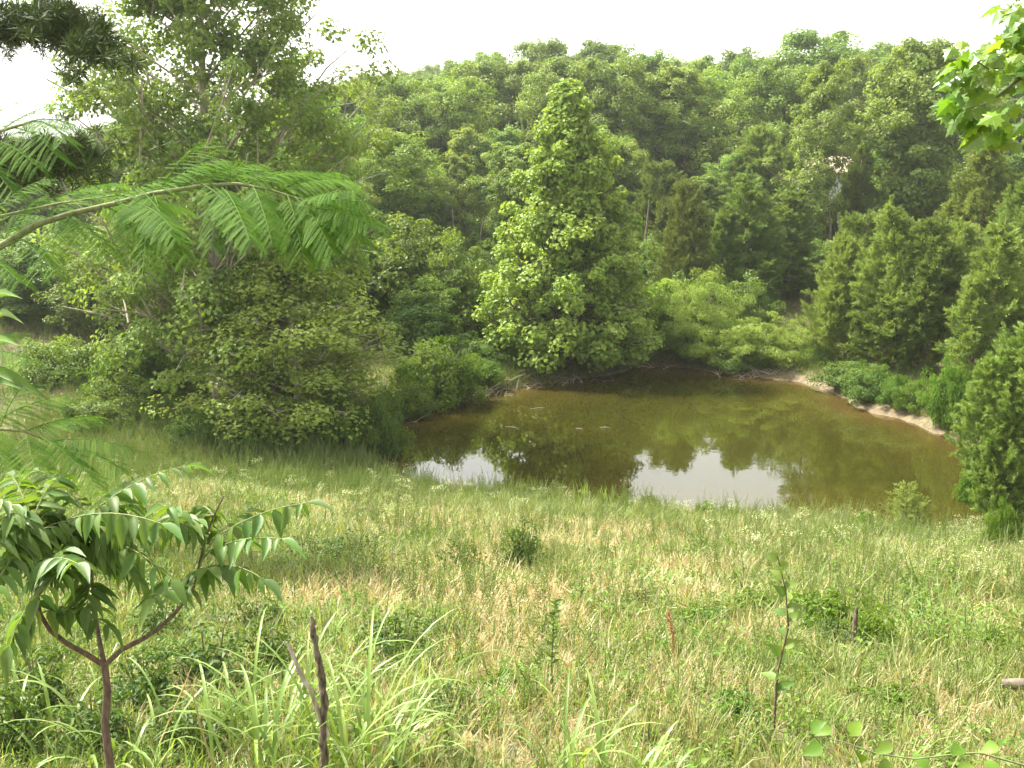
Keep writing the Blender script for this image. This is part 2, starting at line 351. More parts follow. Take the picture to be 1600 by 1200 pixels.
def cedar(seed, H, Rm, prof, per=34, branches=120, mat=None, L=.17, Wd=.035, leaders=3):
    global R; R = np.random.RandomState(seed)
    Gt, Gl = Geo(), Geo(); P, Dn, N = [], [], []
    for ld in range(leaders):
        Hl = H*(1 if ld == 0 else R.uniform(.62, .88)); Rl = Rm*(1 if ld == 0 else R.uniform(.5, .7)); a0 = ld*2.4+R.rand()*2; off = 0 if ld == 0 else Rm*R.uniform(.35, .6)
        zz = np.linspace(0, Hl*.97, 8); sp = off*np.clip(zz/(Hl*.35), 0, 1)
        tp = np.stack([sp*math.cos(a0)+R.normal(size=8)*.012*H, sp*math.sin(a0)+R.normal(size=8)*.012*H, zz], 1); tp[0] = 0
        Gt.tube(tp, H*(.016 if ld == 0 else .009)*np.linspace(1.1, .08, 8)+.005, 6)
        nb = branches if ld == 0 else int(branches*.45)
        for k in range(nb):
            t = (.04 if ld == 0 else .3)+(.96 if ld == 0 else .7)*(k+R.rand())/nb; az = k*2.39996+R.rand()*.9
            r = Rl*prof(t)*R.uniform(.45, 1.2)+.05
            s = np.array([np.interp(t*Hl*.93, tp[:, 2], tp[:, q]) for q in (0, 1)]+[t*Hl*.93])
            e = s+[r*math.cos(az), r*math.sin(az), r*(.35+.9*t)]
            mid = (s+e)/2+[0, 0, -.08*r]
            if k % 2 == 0: Gt.tube([s, mid, e], [.018*H/6, .011*H/6, .004], 4)
            nt = max(4, int(9*(r/Rm)**.8+3)); bt = R.rand()
            for j in range(nt):
                f = .3+.7*(j+R.rand())/nt
                b = s*(1-f)**2+2*mid*f*(1-f)+e*f*f
                dv = nz(np.array([math.cos(az), math.sin(az), .75])+R.normal(size=3)*.5)
                tl = (.26+.34*(1-f))*min(1, .5+r)*R.uniform(.7, 1.4)*Rm/1.6
                u = R.rand(per, 1)
                pos = b+dv*tl*u+R.normal(size=(per, 3))*.035*(1.2-u)*Rm/1.6
                P.append(pos); Dn.append(nz(dv+R.normal(size=(per, 3))*.45)); N.append(np.clip(bt*.5+.35*u[:, 0]+R.rand(per)*.25, 0, 1))
        top = tp[-1]; per2 = per*3; u = R.rand(per2, 1)
        P.append(top+np.array([0, 0, .09*Hl])*(u-.5)+R.normal(size=(per2, 3))*.03*(1.1-u)); Dn.append(nz(R.normal(size=(per2, 3))*.4+[0, 0, 1])); N.append(R.rand(per2))
    P = np.concatenate(P); Dn = np.concatenate(Dn); tc = np.concatenate(N)
    nn = rv(len(P)); nn[:, 2] = np.abs(nn[:, 2]); rad = P*[1, 1, 0]; nn = nz(nn+nz(rad+1e-6)*.5)
    Gl.leaves(P, nn, Dn, L*R.uniform(.6, 1.3, len(P)), Wd*R.uniform(.7, 1.3, len(P)), tc, fold=.3, droop=.05)
    return Gt.mesh('trunk', M_redbark, True), Gl.mesh('crown', mat or M_cedar), H, Rm*1.08
def bush(seed, H, Rm, mat, stems=14, clumps=5, rc=.45, per=90, L=.12, Wd=.05, bark=None, up=.5, low=.15, droopdir=.35, fold=.2):
    global R; R = np.random.RandomState(seed)
    Gt, Gl = Geo(), Geo(); cs, rs = [], []
    for k in range(stems):
        az = k*2.39996+R.rand(); q = math.sqrt((k+.5)/stems)
        e = np.array([Rm*q*math.cos(az)*.9, Rm*q*math.sin(az)*.9, H*(.95-.62*q**2.2)*R.uniform(.75, 1.08)])
        s = np.array([R.normal()*.08*Rm, R.normal()*.08*Rm, -.05]); m1 = s*.5+e*.5+[0, 0, .12*H]
        Gt.tube([s, m1, e], [.028*H/2, .018*H/2, .005], 5)
        for c in range(clumps):
            f = .3+.7*(c+R.rand())/clumps; b = s*(1-f)**2+2*m1*f*(1-f)+e*f*f
            b = b+R.normal(size=3)*[.2*Rm, .2*Rm, .1*H]; b[2] = max(b[2], low*H)
            cs.append(b); rs.append(rc*R.uniform(.6, 1.25))
    clump_leaves(Gl, cs, rs, per, L, Wd, up=up, droopdir=droopdir, fold=fold)
    return Gt.mesh('stem', bark or M_bark, True), Gl.mesh('foliage', mat), H, Rm

prof_round = lambda t: math.sqrt(max(0, 1-((t-.55)/.5)**2))*.95+.08
prof_oval = lambda t: max(.1, math.sin(PI*min(1, max(0, (t-.12)/.95))))**.7
prof_pyr = lambda t: (min(1, (t+.12)/.3))**.5*(1.03-t)**.92*1.18
prof_dome = lambda t: max(.15, 1-((t-.3)/.72)**2)**.6
cprof = lambda t: (min(1, t/.14))**.6*(1.02-t)**.85*1.1
cprof2 = lambda t: (min(1, t/.2))**.6*(1.02-t)**.62*1.0
OAK = [broad(11, 13, 4.0, .24, prof_round, 56, 5, .80, 95, .22, .16),
       broad(12, 14, 3.4, .22, prof_oval, 56, 5, .72, 95, .22, .16, rise=.4),
       broad(13, 12, 4.4, .22, prof_dome, 60, 5, .85, 90, .23, .17),
       broad(14, 13, 3.8, .20, prof_round, 58, 5, .72, 95, .21, .15, open_=.2),
       broad(15, 12.5, 3.6, .15, prof_dome, 58, 5, .68, 95, .21, .16, open_=.12)]
PALE = [broad(21, 13, 3.8, .18, prof_oval, 60, 5, .68, 100, .22, .17, mats=(M_bark, M_syc2), open_=.2),
        broad(22, 11, 3.6, .12, prof_dome, 56, 5, .62, 100, .20, .16, mats=(M_bark, M_syc2), open_=.12),
        broad(23, 13, 3.6, .12, prof_oval, 44, 5, .55, 70, .20, .15, mats=(M_bark, M_syc2), open_=.3)]
CED = [cedar(31, 6.5, 1.6, cprof), cedar(32, 6, 1.9, cprof2), cedar(33, 7, 1.5, cprof2), cedar(34, 5.5, 2.0, cprof, leaders=4)]
def place(proto, name, base, H, width, label, cat, group=None, rz=None, parts=('trunk', 'crown')):
    """a whole tree or shrub: Empty at the base, two parts; width and height in metres"""
    sz = H/proto[2]; sx = width/(2*proto[3])
    e = empty(name, base, rnd.uniform(0, 6.28) if rz is None else rz, (sx, sx, sz))
    tag(e, label, cat, group)
    put(parts[0], proto[0], W[e], e); put(parts[1], proto[1], W[e], e)
    return e
def tree_at(proto, px, Yd, top, wpx, label, cat='tree', name='broadleaf_tree', group=None, rz=None, parts=('trunk', 'crown')):
    x = (px-800)/F*(Yd/ray(px, 400).y); z0 = hz(x, Yd)
    zt = at(px, top, Yd).z
    return place(proto, name, (x, Yd, z0-.1), max(zt-z0, 1), wpx/F*Yd*1.02, label, cat, group, rz, parts)
# ------------------------------------------------------------------ the wood on the hillside
def cpx(D, wpx): return wpx
# ridge and wall of broadleaf trees: proto, x pixel, distance, top pixel, width in pixels, label
WOOD = [
 (OAK[1], 556, 78, 190, 118, 'broadleaf tree with its dome just right of the tall open tree, darker at its foot'),
 (OAK[0], 640, 76, 158, 120, 'rounded broadleaf tree at the left end of the tree wall behind the pond'),
 (PALE[0], 622, 92, 138, 90, 'yellow green broadleaf tree high at the left of the wooded slope'),
 (OAK[3], 705, 84, 140, 112, 'bushy broadleaf tree on the slope above the vine covered shrubs'),
 (OAK[2], 748, 72, 215, 100, 'dark broadleaf tree with drooping lower boughs left of the bright pointed tree'),
 (PALE[1], 828, 88, 108, 116, 'bright yellow green tree standing behind the left shoulder of the pointed tree'),
 (OAK[4], 790, 74, 200, 100, 'broadleaf tree half hidden behind the left side of the pointed tree'),
 (OAK[0], 770, 100, 80, 112, 'ridge tree above and left of the pointed tree against the sky'),
 (OAK[3], 856, 108, 60, 116, 'ridge tree directly above the tip of the pointed tree'),
 (OAK[1], 940, 104, 62, 116, 'ridge tree right of the tip of the pointed tree against the sky'),
 (OAK[2], 975, 84, 130, 120, 'dark broadleaf tree behind the right shoulder of the pointed tree'),
 (OAK[4], 1010, 98, 82, 108, 'low domed ridge tree above the dark rounded oak'),
 (OAK[0], 1085, 84, 112, 160, 'dark rounded oak in the middle of the slope right of the pointed tree'),
 (OAK[1], 1075, 112, 88, 110, 'ridge tree seen just over the dark rounded oak'),
 (OAK[4], 1140, 108, 78, 104, 'ridge tree in the dip left of the tallest hazy crown'),
 (PALE[0], 1165, 96, 110, 92, 'light green tree in the haze below the dip of the ridge'),
 (OAK[3], 1245, 98, 44, 150, 'tallest hazy crown on the ridge right of the dip'),
 (OAK[2], 1330, 108, 74, 110, 'ridge tree between the tallest hazy crown and the big pale tree'),
 (PALE[2], 1268, 61, 88, 140, 'pale loose tree with bare dark stem in front of the glimpsed buildings'),
 (OAK[1], 1372, 112, 64, 90, 'narrow ridge tree close left of the big pale leaved tree'),
 (PALE[0], 1415, 62, 60, 178, 'big pale leaved tree filling the slope below the right of the ridge'),
 (OAK[4], 1500, 92, 96, 120, 'green ridge tree behind the hanging maple leaves'),
 (OAK[0], 1570, 84, 96, 150, 'dark broadleaf tree at the right edge behind the maple leaves'),
 (OAK[3], 1585, 58, 235, 130, 'bluish green tree at the right edge above the leaning cedars'),
 (OAK[2], 1170, 78, 190, 110, 'dark low broadleaf tree between the oak and the twin cedars'),
 (PALE[1], 1092, 66, 272, 96, 'small light green tree in front of the white building'),
 (OAK[3], 1148, 68, 236, 80, 'slim green tree just right of the white building gap'),
 (OAK[3], 1370, 70, 215, 90, 'low shaded tree between the pale loose tree and the big pale tree'),
 (OAK[0], 530, 62, 290, 120, 'shaded low broadleaf tree above the tip of the feathery branch'),
 (OAK[4], 690, 60, 305, 84, 'small crowned tree standing alone above the shrub thicket'),
 (OAK[2], 655, 68, 235, 105, 'shaded broadleaf tree in the dark band under the wooded slope'),
 (OAK[1], 590, 70, 245, 90, 'shaded slim tree in the dark hollow left of the small crowned tree'),
]
for pr, px, D, top, w, lb in WOOD:
    tree_at(pr, px, D, top, w*1.12, lb, group='broadleaf trees on the wooded slope')
# slope filler: trees of the middle distance, each its own tree
sky_line = [(0, 215), (380, 190), (440, 150), (470, 132), (520, 124), (560, 114), (620, 106), (700, 92), (760, 80), (860, 66), (960, 64), (1000, 84), (1070, 92), (1130, 82), (1190, 72),
            (1240, 52), (1290, 66), (1340, 76), (1420, 62), (1500, 84), (1600, 90), (1700, 90)]
def skyl(px): return float(np.interp(px, [p[0] for p in sky_line], [p[1] for p in sky_line]))
def sector(px):
    for lim, w in ((540, 'beside the tall open tree'), (620, 'above the feathery branch tip'), (700, 'above the vine thickets'), (780, 'left of the pointed tree'), (860, 'above the left flank of the pointed tree'), (940, 'right above the pointed tree'), (1020, 'above the right flank of the pointed tree'),
                   (1100, 'above the dark rounded oak'), (1180, 'above the left twin cedar'), (1260, 'above the right twin cedar'), (1350, 'above the glimpsed house'), (1440, 'above the middle of the cedar clump'), (1520, 'above the right of the cedar clump')):
        if px < lim: return w
    return 'near the right edge'
allp = OAK+PALE
rows = [(74, 46, 560, 800), (120, 34, 500, 1640), (140, 30, 470, 1640), (165, 26, 440, 1640)]
for ri, (D, n_, a0, a1) in enumerate([(60, 6, 470, 1010), (68, 9, 470, 1010), (80, 12, 470, 1240), (94, 14, 470, 1560), (110, 14, 470, 1600), (128, 14, 470, 1560), (150, 15, 450, 1250), (174, 15, 430, 1000)]):
    for k in range(n_):
        px = a0+(a1-a0)*(k+rnd.uniform(.2, .8))/n_; d = D*rnd.uniform(.94, 1.07)
        x = (px-800)/F*d*1.0; z0 = hz(x, d); Hh = rnd.uniform(10.5, 14)
        zmax = CAMZ+ray(px, skyl(px)+rnd.uniform(2, 22)).z/ray(px, skyl(px)).y*d
        if d < 72: Hh = rnd.uniform(5.5, 8.5)
        if z0+Hh > zmax: Hh = max(zmax-z0, 5)
        if 1000 < px < 1230 and d < 100: Hh = min(Hh, .29*(d-26)-z0)
        place(rnd.choice(allp), 'broadleaf_tree', (x, d, z0-.2), Hh, Hh*rnd.uniform(.58, .76), 'broadleaf tree, %s rank of the wood, %s' % (('lowest', 'second', 'third', 'fourth', 'fifth', 'sixth', 'seventh', 'topmost')[ri], sector(px)), 'tree', 'crowded trees filling the wooded slope')

# ------------------------------------------------------------------ glimpsed buildings
def simple_mat(name, col, rough=.7):
    m, n, l = new_mat(name); o = n.new('ShaderNodeOutputMaterial'); p = n.new('ShaderNodeBsdfPrincipled')
    t = n.new('ShaderNodeTexCoord'); q = n.new('ShaderNodeTexNoise'); q.inputs['Scale'].default_value = 3; l.new(t.outputs['Object'], q.inputs[0])
    r = n.new('ShaderNodeValToRGB'); r.color_ramp.elements[0].color = (*[c*.85 for c in col], 1); r.color_ramp.elements[1].color = (*col, 1)
    l.new(q.outputs[0], r.inputs[0]); l.new(r.outputs[0], p.inputs['Base Color']); p.inputs['Roughness'].default_value = rough
    l.new(p.outputs[0], o.inputs[0]); return m
M_white = simple_mat('white_siding', (.72, .72, .7)); M_roof = simple_mat('light_metal_roof', (.55, .55, .54), .4)
M_brick = simple_mat('brick_chimney', (.30, .12, .07)); M_glassd = simple_mat('dark_window', (.03, .035, .04), .1); M_tan = simple_mat('tan_roof', (.42, .33, .24))
def box_geo(G, x0, x1, y0, y1, z0, z1):
    V = [(x, y, z) for z in (z0, z1) for y in (y0, y1) for x in (x0, x1)]
    q = [(0, 2, 3, 1), (4, 5, 7, 6), (0, 1, 5, 4), (2, 6, 7, 3), (0, 4, 6, 2), (1, 3, 7, 5)]
    G.add(V, [t for a in q for t in ((a[0], a[1], a[2]), (a[0], a[2], a[3]))])
def house(px, D, py_eave, w, dp, label, wallm, roofm, rz, chim=False):
    p = at(px, py_eave, D); z0 = hz(p.x, D)
    e = empty('house', (p.x, D, z0-.2), rz); tag(e, label, 'house')
    h = max(p.z-z0, 2.2)
    G = Geo(); box_geo(G, -w/2, w/2, -dp/2, dp/2, 0, h); wl_ = put('wall', G.mesh('wall', wallm), W[e], e)
    G = Geo(); rh = 1.3; o = .35
    for s in (0, .12):
        V = [(-w/2-o, -dp/2-o, h+s), (w/2+o, -dp/2-o, h+s), (w/2+o, 0, h+rh+s), (-w/2-o, 0, h+rh+s), (-w/2-o, dp/2+o, h+s), (w/2+o, dp/2+o, h+s)]
        G.add(V, [(0, 1, 2), (0, 2, 3), (3, 2, 5), (3, 5, 4)])
    G.add([(-w/2, -dp/2, h), (-w/2, dp/2, h), (-w/2, 0, h+rh), (w/2, -dp/2, h), (w/2, dp/2, h), (w/2, 0, h+rh)], [(0, 1, 2), (3, 5, 4)])
    rf = put('roof', G.mesh('roof', roofm), W[e], e)
    if chim:
        G = Geo(); box_geo(G, w*.28, w*.28+.7, -.4, .3, h+.3, h+rh+1.2); put('chimney', G.mesh('chimney', M_brick), W[e], rf)
    for k in range(3):
        G = Geo(); xw = (-.32+.32*k)*w; box_geo(G, xw-.45, xw+.45, -dp/2-.03, -dp/2+.02, h*.4, h*.82)
        put('window', G.mesh('window', M_glassd), W[e], e)
house(1120, 90, 266, 5.5, 6, 'white building glimpsed through a gap left of the twin cedars', M_white, M_roof, .15)
house(1282, 88, 268, 6.5, 7, 'pale house glimpsed behind the pale loose tree', M_white, M_tan, -.2)

# ------------------------------------------------------------------ cedars
for pr, px, D, top, w, lb in [
 (CED[1], 1068, 50, 280, 110, 'rounded bright cedar left of the twin cedars behind the shrubs'),
 (CED[0], 1165, 51, 262, 140, 'left one of the twin pointed cedars behind the pond'),
 (CED[2], 1232, 53, 292, 125, 'right one of the twin pointed cedars behind the pond'),
 (CED[3], 1182, 68, 192, 140, 'high hazy cedar standing behind and above the twin cedars'),
 (CED[2], 1335, 62, 225, 66, 'dark narrow cedar between the twin cedars and the cedar clump'),
 (CED[1], 1030, 60, 250, 110, 'hazy cedar close behind the right flank of the pointed tree'),
 (CED[0], 1528, 46, 212, 160, 'tall cedar rising behind the cedar clump on the right'),
 (CED[3], 1320, 38.5, 362, 130, 'leftmost cedar of the pale clump on the right bank'),
 (CED[0], 1392, 37, 308, 150, 'tallest cedar in the middle of the clump on the right bank'),
 (CED[2], 1456, 36, 332, 136, 'right hand cedar of the clump with dark trunk showing below'),
 (CED[3], 1500, 40, 340, 150, 'hindmost cedar of the clump filling in toward the tall cedar'),
 (CED[1], 1350, 42, 330, 150, 'cedar tucked behind the left side of the clump'),
 (CED[0], 1565, 32.5, 336, 160, 'loose tipped cedar near the right edge above the bank'),
 (CED[3], 1600, 42, 270, 170, 'cedar cut by the right edge behind the loose tipped one'),
 (CED[1], 985, 66, 290, 90, 'shaded cedar deep behind the pointed tree'),
 (CED[2], 1275, 66, 300, 70, 'shaded cedar in the gap right of the twin cedars')]:
    tree_at(pr, px, D, top, w, lb, 'cedar tree', 'cedar_tree', 'cedars on the slope and right bank')
CEDN = cedar(36, 5.2, 1.5, cprof2, per=75, branches=150, L=.10, Wd=.02, leaders=4)
CEDS = cedar(37, 1.6, .62, cprof2, per=14, branches=46, L=.06, Wd=.012, leaders=3)
g = Vector((10.15, 20.2, 0)); g.z = hz(g.x, g.y)
zt = at(1590, 500, 20.2).z
e = place(CEDN, 'cedar_tree', g-Vector((0, 0, .05)), zt-g.z, 2.5, 'near cedar at the right edge standing between the camera and the pond', 'cedar tree', None, 1.0)
b = ground(1413, 842); zt = at(1413, 758, b.y).z
place(CEDS, 'cedar_tree', b, zt-b.z, 1.15, 'small young cedar on the near shore right of the white reflection', 'cedar tree', None, .4)
b = ground(1640, 1075); zt = at(1610, 985, b.y).z
place(CEDS, 'cedar_tree', b, max(zt-b.z, .8), .85, 'bright little cedar cut by the right edge in the near meadow', 'cedar tree', None, 2)

# ------------------------------------------------------------------ the pointed sycamore at the water
SYC = broad(41, 11, 3.45, .03, prof_pyr, 150, 6, .42, 78, .165, .15, rise=.6, wob=.12, trunk_r=.17, mats=(M_bark, M_syc), flat=.85, up=.45)
x, Yd = 2.15, 39.9; z0 = hz(x, Yd)
place(SYC, 'sycamore_tree', (x+.05, Yd, z0-.1), at(890, 124, Yd).z-z0, 7.3, 'bright yellow green pointed tree with big leaves hanging over the pond', 'tree', None, .6)

# ------------------------------------------------------------------ the tall open tree on the left, seen against the sky
prof_open = lambda t: .72+.28*math.sin(PI*min(1, t*1.1))
M_fine = leaf_mat('fine_pale_leaves', (.13, .20, .05), (.27, .36, .11), var=.05)
BIG = broad(51, 16, 4.9, .2, prof_open, 104, 6, .60, 112, .15, .12, rise=.75, wob=.5, open_=.15, trunk_r=.22, mats=(M_pale, M_syc2), flat=.7)
x, Yd = (318-800)/F*31.5, 31; z0 = hz(x, Yd)
place(BIG, 'sycamore_tree', (x+.4, Yd, z0-.1), 15.6, 9.4, 'tall open tree on the left with pale branches showing against the sky', 'tree', None, 2.4)
MIDL = broad(52, 7, 2.6, .1, prof_dome, 60, 5, .5, 85, .125, .09, rise=.6, trunk_r=.15, mats=(M_pale, M_fine), flat=.8, open_=.1)
b = plane0(468, 698, .15)
place(MIDL, 'broadleaf_tree', (b.x, b.y, hz(b.x, b.y)-.05), 5.1, 5.7, 'low spreading tree with fine leaves on the left bank of the pond', 'tree', None, 1.2)
tree_at(MIDL, 425, 33, 330, 210, 'taller fine leaved tree behind the low spreading one', group=None)
for pr, px, D, top, w, lb in [
 (OAK[3], 478, 42, 125, 170, 'broadleaf tree right behind the tall open tree, its edge against the sky'),
 (OAK[4], 420, 46, 210, 170, 'broadleaf tree hidden low behind the tall open tree'),
 (OAK[1], 60, 44, 360, 190, 'dark blue green tree in the shade at the left edge'),
 (OAK[2], 165, 42, 350, 190, 'dark shaded tree behind the hollow left of the open tree'),
 (OAK[0], 262, 48, 330, 170, 'shaded tree deep behind the foot of the open tree'),
 (OAK[3], 350, 50, 300, 160, 'dim green tree right of the foot of the open tree'),
 (OAK[4], 60, 60, 215, 190, 'distant hazy tree low at the left edge under the pine'),
 (OAK[1], 190, 66, 190, 190, 'distant hazy tree seen through the open tree'),
 (OAK[0], 330, 62, 190, 170, 'dense distant tree filling the lower middle of the open tree'),
 (OAK[2], 565, 46, 380, 120, 'shaded low tree between the fine leaved trees and the vine thicket'),
 (OAK[4], 490, 44, 330, 130, 'shaded tree just above the low spreading tree')]:
    tree_at(pr, px, D, top, w, lb, group='broadleaf trees in the shade on the left')

# ------------------------------------------------------------------ thickets and shrubs round the pond
VINE = bush(61, 5, 2.0, M_vine, 26, 6, .55, 120, .16, .13, up=.35, droopdir=.8)
VINE2 = bush(62, 4, 2.0, M_vine, 24, 6, .5, 120, .15, .12, up=.35, droopdir=.8)
WIL = bush(63, 3.4, 2.1, M_willow, 30, 6, .36, 170, .13, .032, up=.35, droopdir=.1)
WIL2 = bush(64, 2.5, 1.8, M_willow, 26, 6, .32, 150, .12, .03, up=.3, droopdir=.1)
SHR = bush(65, 2.2, 1.6, M_bush, 24, 6, .34, 100, .15, .055, up=.5)
SHD = bush(66, 2.0, 1.7, M_vine, 22, 5, .4, 110, .12, .07, up=.4)
def shrub_at(proto, px, Yd, top, wpx, label, name='shrub', cat='shrub', group=None):
    return tree_at(proto, px, Yd, top, wpx, label, cat, name, group, parts=('stem', 'foliage'))
shrub_at(VINE, 622, 46, 330, 165, 'tall vine draped thicket with a rounded top left of the pointed tree', 'vine_thicket', 'thicket')
shrub_at(VINE2, 706, 44, 372, 120, 'dark vine thicket tight against the left of the pointed tree', 'vine_thicket', 'thicket')
shrub_at(VINE2, 655, 41, 440, 150, 'low dark vine mass at the foot of the thicket', 'vine_thicket', 'thicket')
shrub_at(SHR, 688, 34.5, 512, 140, 'bright green pinnate leaved bush on the bank between the two big trees')
shrub_at(SHD, 760, 38.5, 520, 110, 'shaded bush with trailing stems left of the pointed tree at the water')
shrub_at(WIL, 1092, 41.2, 430, 170, 'large feathery yellow green willow shrub right of the pointed tree')
shrub_at(SHR, 1035, 42.3, 425, 100, 'leafy green shrub squeezed between the pointed tree and the willow shrub')
shrub_at(WIL2, 1198, 39.9, 488, 150, 'rounded feathery willow shrub leaning over the water at the far corner')
shrub_at(WIL2, 1138, 40.2, 505, 110, 'low grey green willow shrub with dead twigs between the two larger ones')
shrub_at(SHD, 1060, 42, 520, 110, 'low dark shrub overhanging the far water edge')
shrub_at(SHD, 960, 42.2, 520, 110, 'dark low bush under the right side of the pointed tree')
shrub_at(SHR, 1290, 39, 562, 60, 'small green shrub beside the bare path at the far right bank')
shrub_at(SHD, 1375, 34, 565, 90, 'leafy bush beneath the cedar clump near the bare shore')
shrub_at(SHR, 1420, 33, 575, 60, 'green sapling bush beneath the right cedar of the clump')
shrub_at(SHR, 1500, 30.5, 540, 80, 'light green broad leaved bush in front of the loose tipped cedar')
shrub_at(SHR, 1560, 24, 690, 60, 'yellow green bush at the water left of the near cedar')
shrub_at(SHR, 1610, 16.5, 760, 60, 'light leaved shrub cut by the right edge below the near cedar')
shrub_at(SHD, 330, 29, 640, 130, 'dark leafy bush at the left end of the tall weeds')
shrub_at(SHD, 400, 28, 610, 140, 'dark undergrowth bush left of the trunk of the low spreading tree')
shrub_at(SHR, 520, 27.5, 590, 130, 'leafy bush right of the trunk of the low spreading tree')
shrub_at(SHD, 585, 28, 610, 100, 'leafy bush where the low spreading tree meets the water')
shrub_at(SHR, 205, 32, 500, 150, 'pale green leafy bush with big leaves at the foot of the open tree')
shrub_at(SHD, 300, 33, 560, 150, 'shaded brush right of the foot of the open tree')
shrub_at(SHD, 170, 30.5, 575, 130, 'low bramble mound in the grassy hollow at the far left')
shrub_at(SHR, 255, 29.5, 610, 120, 'light green brush in the hollow below the foot of the open tree')
shrub_at(SHD, 130, 28.5, 625, 140, 'dark bramble at the left behind the feathery lower branch')
shrub_at(SHD, 290, 27.2, 655, 120, 'leafy bramble at the left end of the feathery weed band')
shrub_at(SHR, 380, 26.6, 655, 90, 'light green bramble just left of the low spreading tree')
shrub_at(SHD, 90, 34, 520, 170, 'dark brush in the shade at the left edge')
shrub_at(WIL, 1040, 44.5, 440, 130, 'feathery shrub behind the leafy green one right of the pointed tree')
shrub_at(SHD, 1160, 39.6, 548, 90, 'dark twiggy shrub dipping to the water between the willow shrubs')
shrub_at(WIL2, 1245, 42, 500, 90, 'yellowish shrub where the bare path meets the willow shrubs')
shrub_at(SHD, 640, 32.5, 590, 90, 'low bramble on the bank left of the bright pinnate bush')
shrub_at(SHR, 740, 36.5, 545, 90, 'light green bramble right of the bright pinnate bush')
shrub_at(SHD, 810, 39, 545, 90, 'dark bramble trailing roots into the water left of the pointed tree')
shrub_at(SHD, 870, 40, 540, 100, 'dark bush in the shade under the pointed tree')
shrub_at(SHD, 1340, 36, 560, 110, 'leafy green bush at the left foot of the cedar clump')
shrub_at(SHR, 1450, 32.5, 585, 70, 'low light green bush in front of the right cedar of the clump')
# the thin stems seen in the dark wood behind the pond
for k, (px, D) in enumerate([(712, 58), (728, 60), (742, 62), (755, 59), (770, 63), (700, 64), (560, 57), (585, 60), (1255, 58), (1292, 60), (1010, 58), (1310, 57)]):
    x = (px-800)/F*D; z0 = hz(x, D); G = Geo(); hh = rnd.uniform(3, 4.5)
    G.tube([(0, 0, -.2), (rnd.uniform(-.2, .2), 0, hh*.5), (rnd.uniform(-.4, .4), 0, hh)], [.09, .07, .03], 6)
    o = put('bare_trunk', G.mesh('bare_trunk', M_bark, True), Matrix.Translation((x, D, z0)))
    tag(o, 'thin grey trunk in the dark understorey, '+sector(px), 'tree trunk', 'thin trunks in the dark understorey')

# far wood beyond: one mass
def scatter(name, pts, rz, scl, variants, vi, tint=None, dry=None, label=None, tilt=None, kind='stuff'):
    col = bpy.data.collections.new(name+'_pieces')
    for k, me in enumerate(variants):
        o = bpy.data.objects.new('%s_piece_%02d' % (name, k), me); col.objects.link(o)
    n = len(pts); me = bpy.data.meshes.new(name); me.vertices.add(n); me.vertices.foreach_set('co', np.asarray(pts, np.float32).ravel())
    def att(nm, v, ty='FLOAT'):
        a = me.attributes.new(nm, ty, 'POINT'); a.data.foreach_set('value', np.asarray(v, np.float32 if ty == 'FLOAT' else np.int32))
    att('rz', rz); att('sc', scl); att('vi', vi, 'INT'); att('dry', dry if dry is not None else np.zeros(n))
    tl = tilt if tilt is not None else np.zeros((n, 2)); att('tx', tl[:, 0]); att('ty', tl[:, 1])
    o = put(name, me); tag(o, label, kind=kind)
    ng = bpy.data.node_groups.new(name, 'GeometryNodeTree')
    ng.interface.new_socket('Geometry', in_out='INPUT', socket_type='NodeSocketGeometry'); ng.interface.new_socket('Geometry', in_out='OUTPUT', socket_type='NodeSocketGeometry')
    N = ng.nodes; Lk = ng.links; gi = N.new('NodeGroupInput'); go = N.new('NodeGroupOutput')
    ip = N.new('GeometryNodeInstanceOnPoints'); ci = N.new('GeometryNodeCollectionInfo'); ci.inputs[0].default_value = col
    ci.inputs['Separate Children'].default_value = True; ci.inputs['Reset Children'].default_value = True
    def na(nm, ty='FLOAT'):
        q = N.new('GeometryNodeInputNamedAttribute'); q.data_type = ty; q.inputs[0].default_value = nm; return q.outputs[0]
    cx = N.new('ShaderNodeCombineXYZ'); Lk.new(na('tx'), cx.inputs[0]); Lk.new(na('ty'), cx.inputs[1]); Lk.new(na('rz'), cx.inputs[2])
    m2p = N.new('GeometryNodeMeshToPoints')
    Lk.new(gi.outputs[0], m2p.inputs[0]); Lk.new(m2p.outputs[0], ip.inputs['Points']); Lk.new(ci.outputs[0], ip.inputs['Instance']); ip.inputs['Pick Instance'].default_value = True
    Lk.new(na('vi', 'INT'), ip.inputs['Instance Index']); Lk.new(cx.outputs[0], ip.inputs['Rotation']); Lk.new(na('sc'), ip.inputs['Scale'])
    Lk.new(ip.outputs[0], go.inputs[0])
    md = o.modifiers.new('scatter', 'NODES'); md.node_group = ng
    return o
pts = []
for k in range(1500):
    D = 185*(1+1.3*rnd.random()); u = rnd.uniform(-.62, .62); x = u*D; z0 = hz(x, D)
    px = 800+u*F*1.0
    top = CAMZ+ray(px, skyl(min(max(px, 0), 1600))+4).z/ray(px, skyl(px)).y*D
    pts.append((x, D, z0-.3, min(1.1, max(.3, (top-z0)/13.5))*rnd.uniform(.85, 1)))
pts = np.array(pts); n = len(pts)
scatter('far_woods', pts[:, :3], R.rand(n)*6.28, pts[:, 3], [p[1] for p in OAK]+[PALE[0][1]], R.randint(0, 6, n), label='distant wooded ridge fading into haze', kind='stuff')
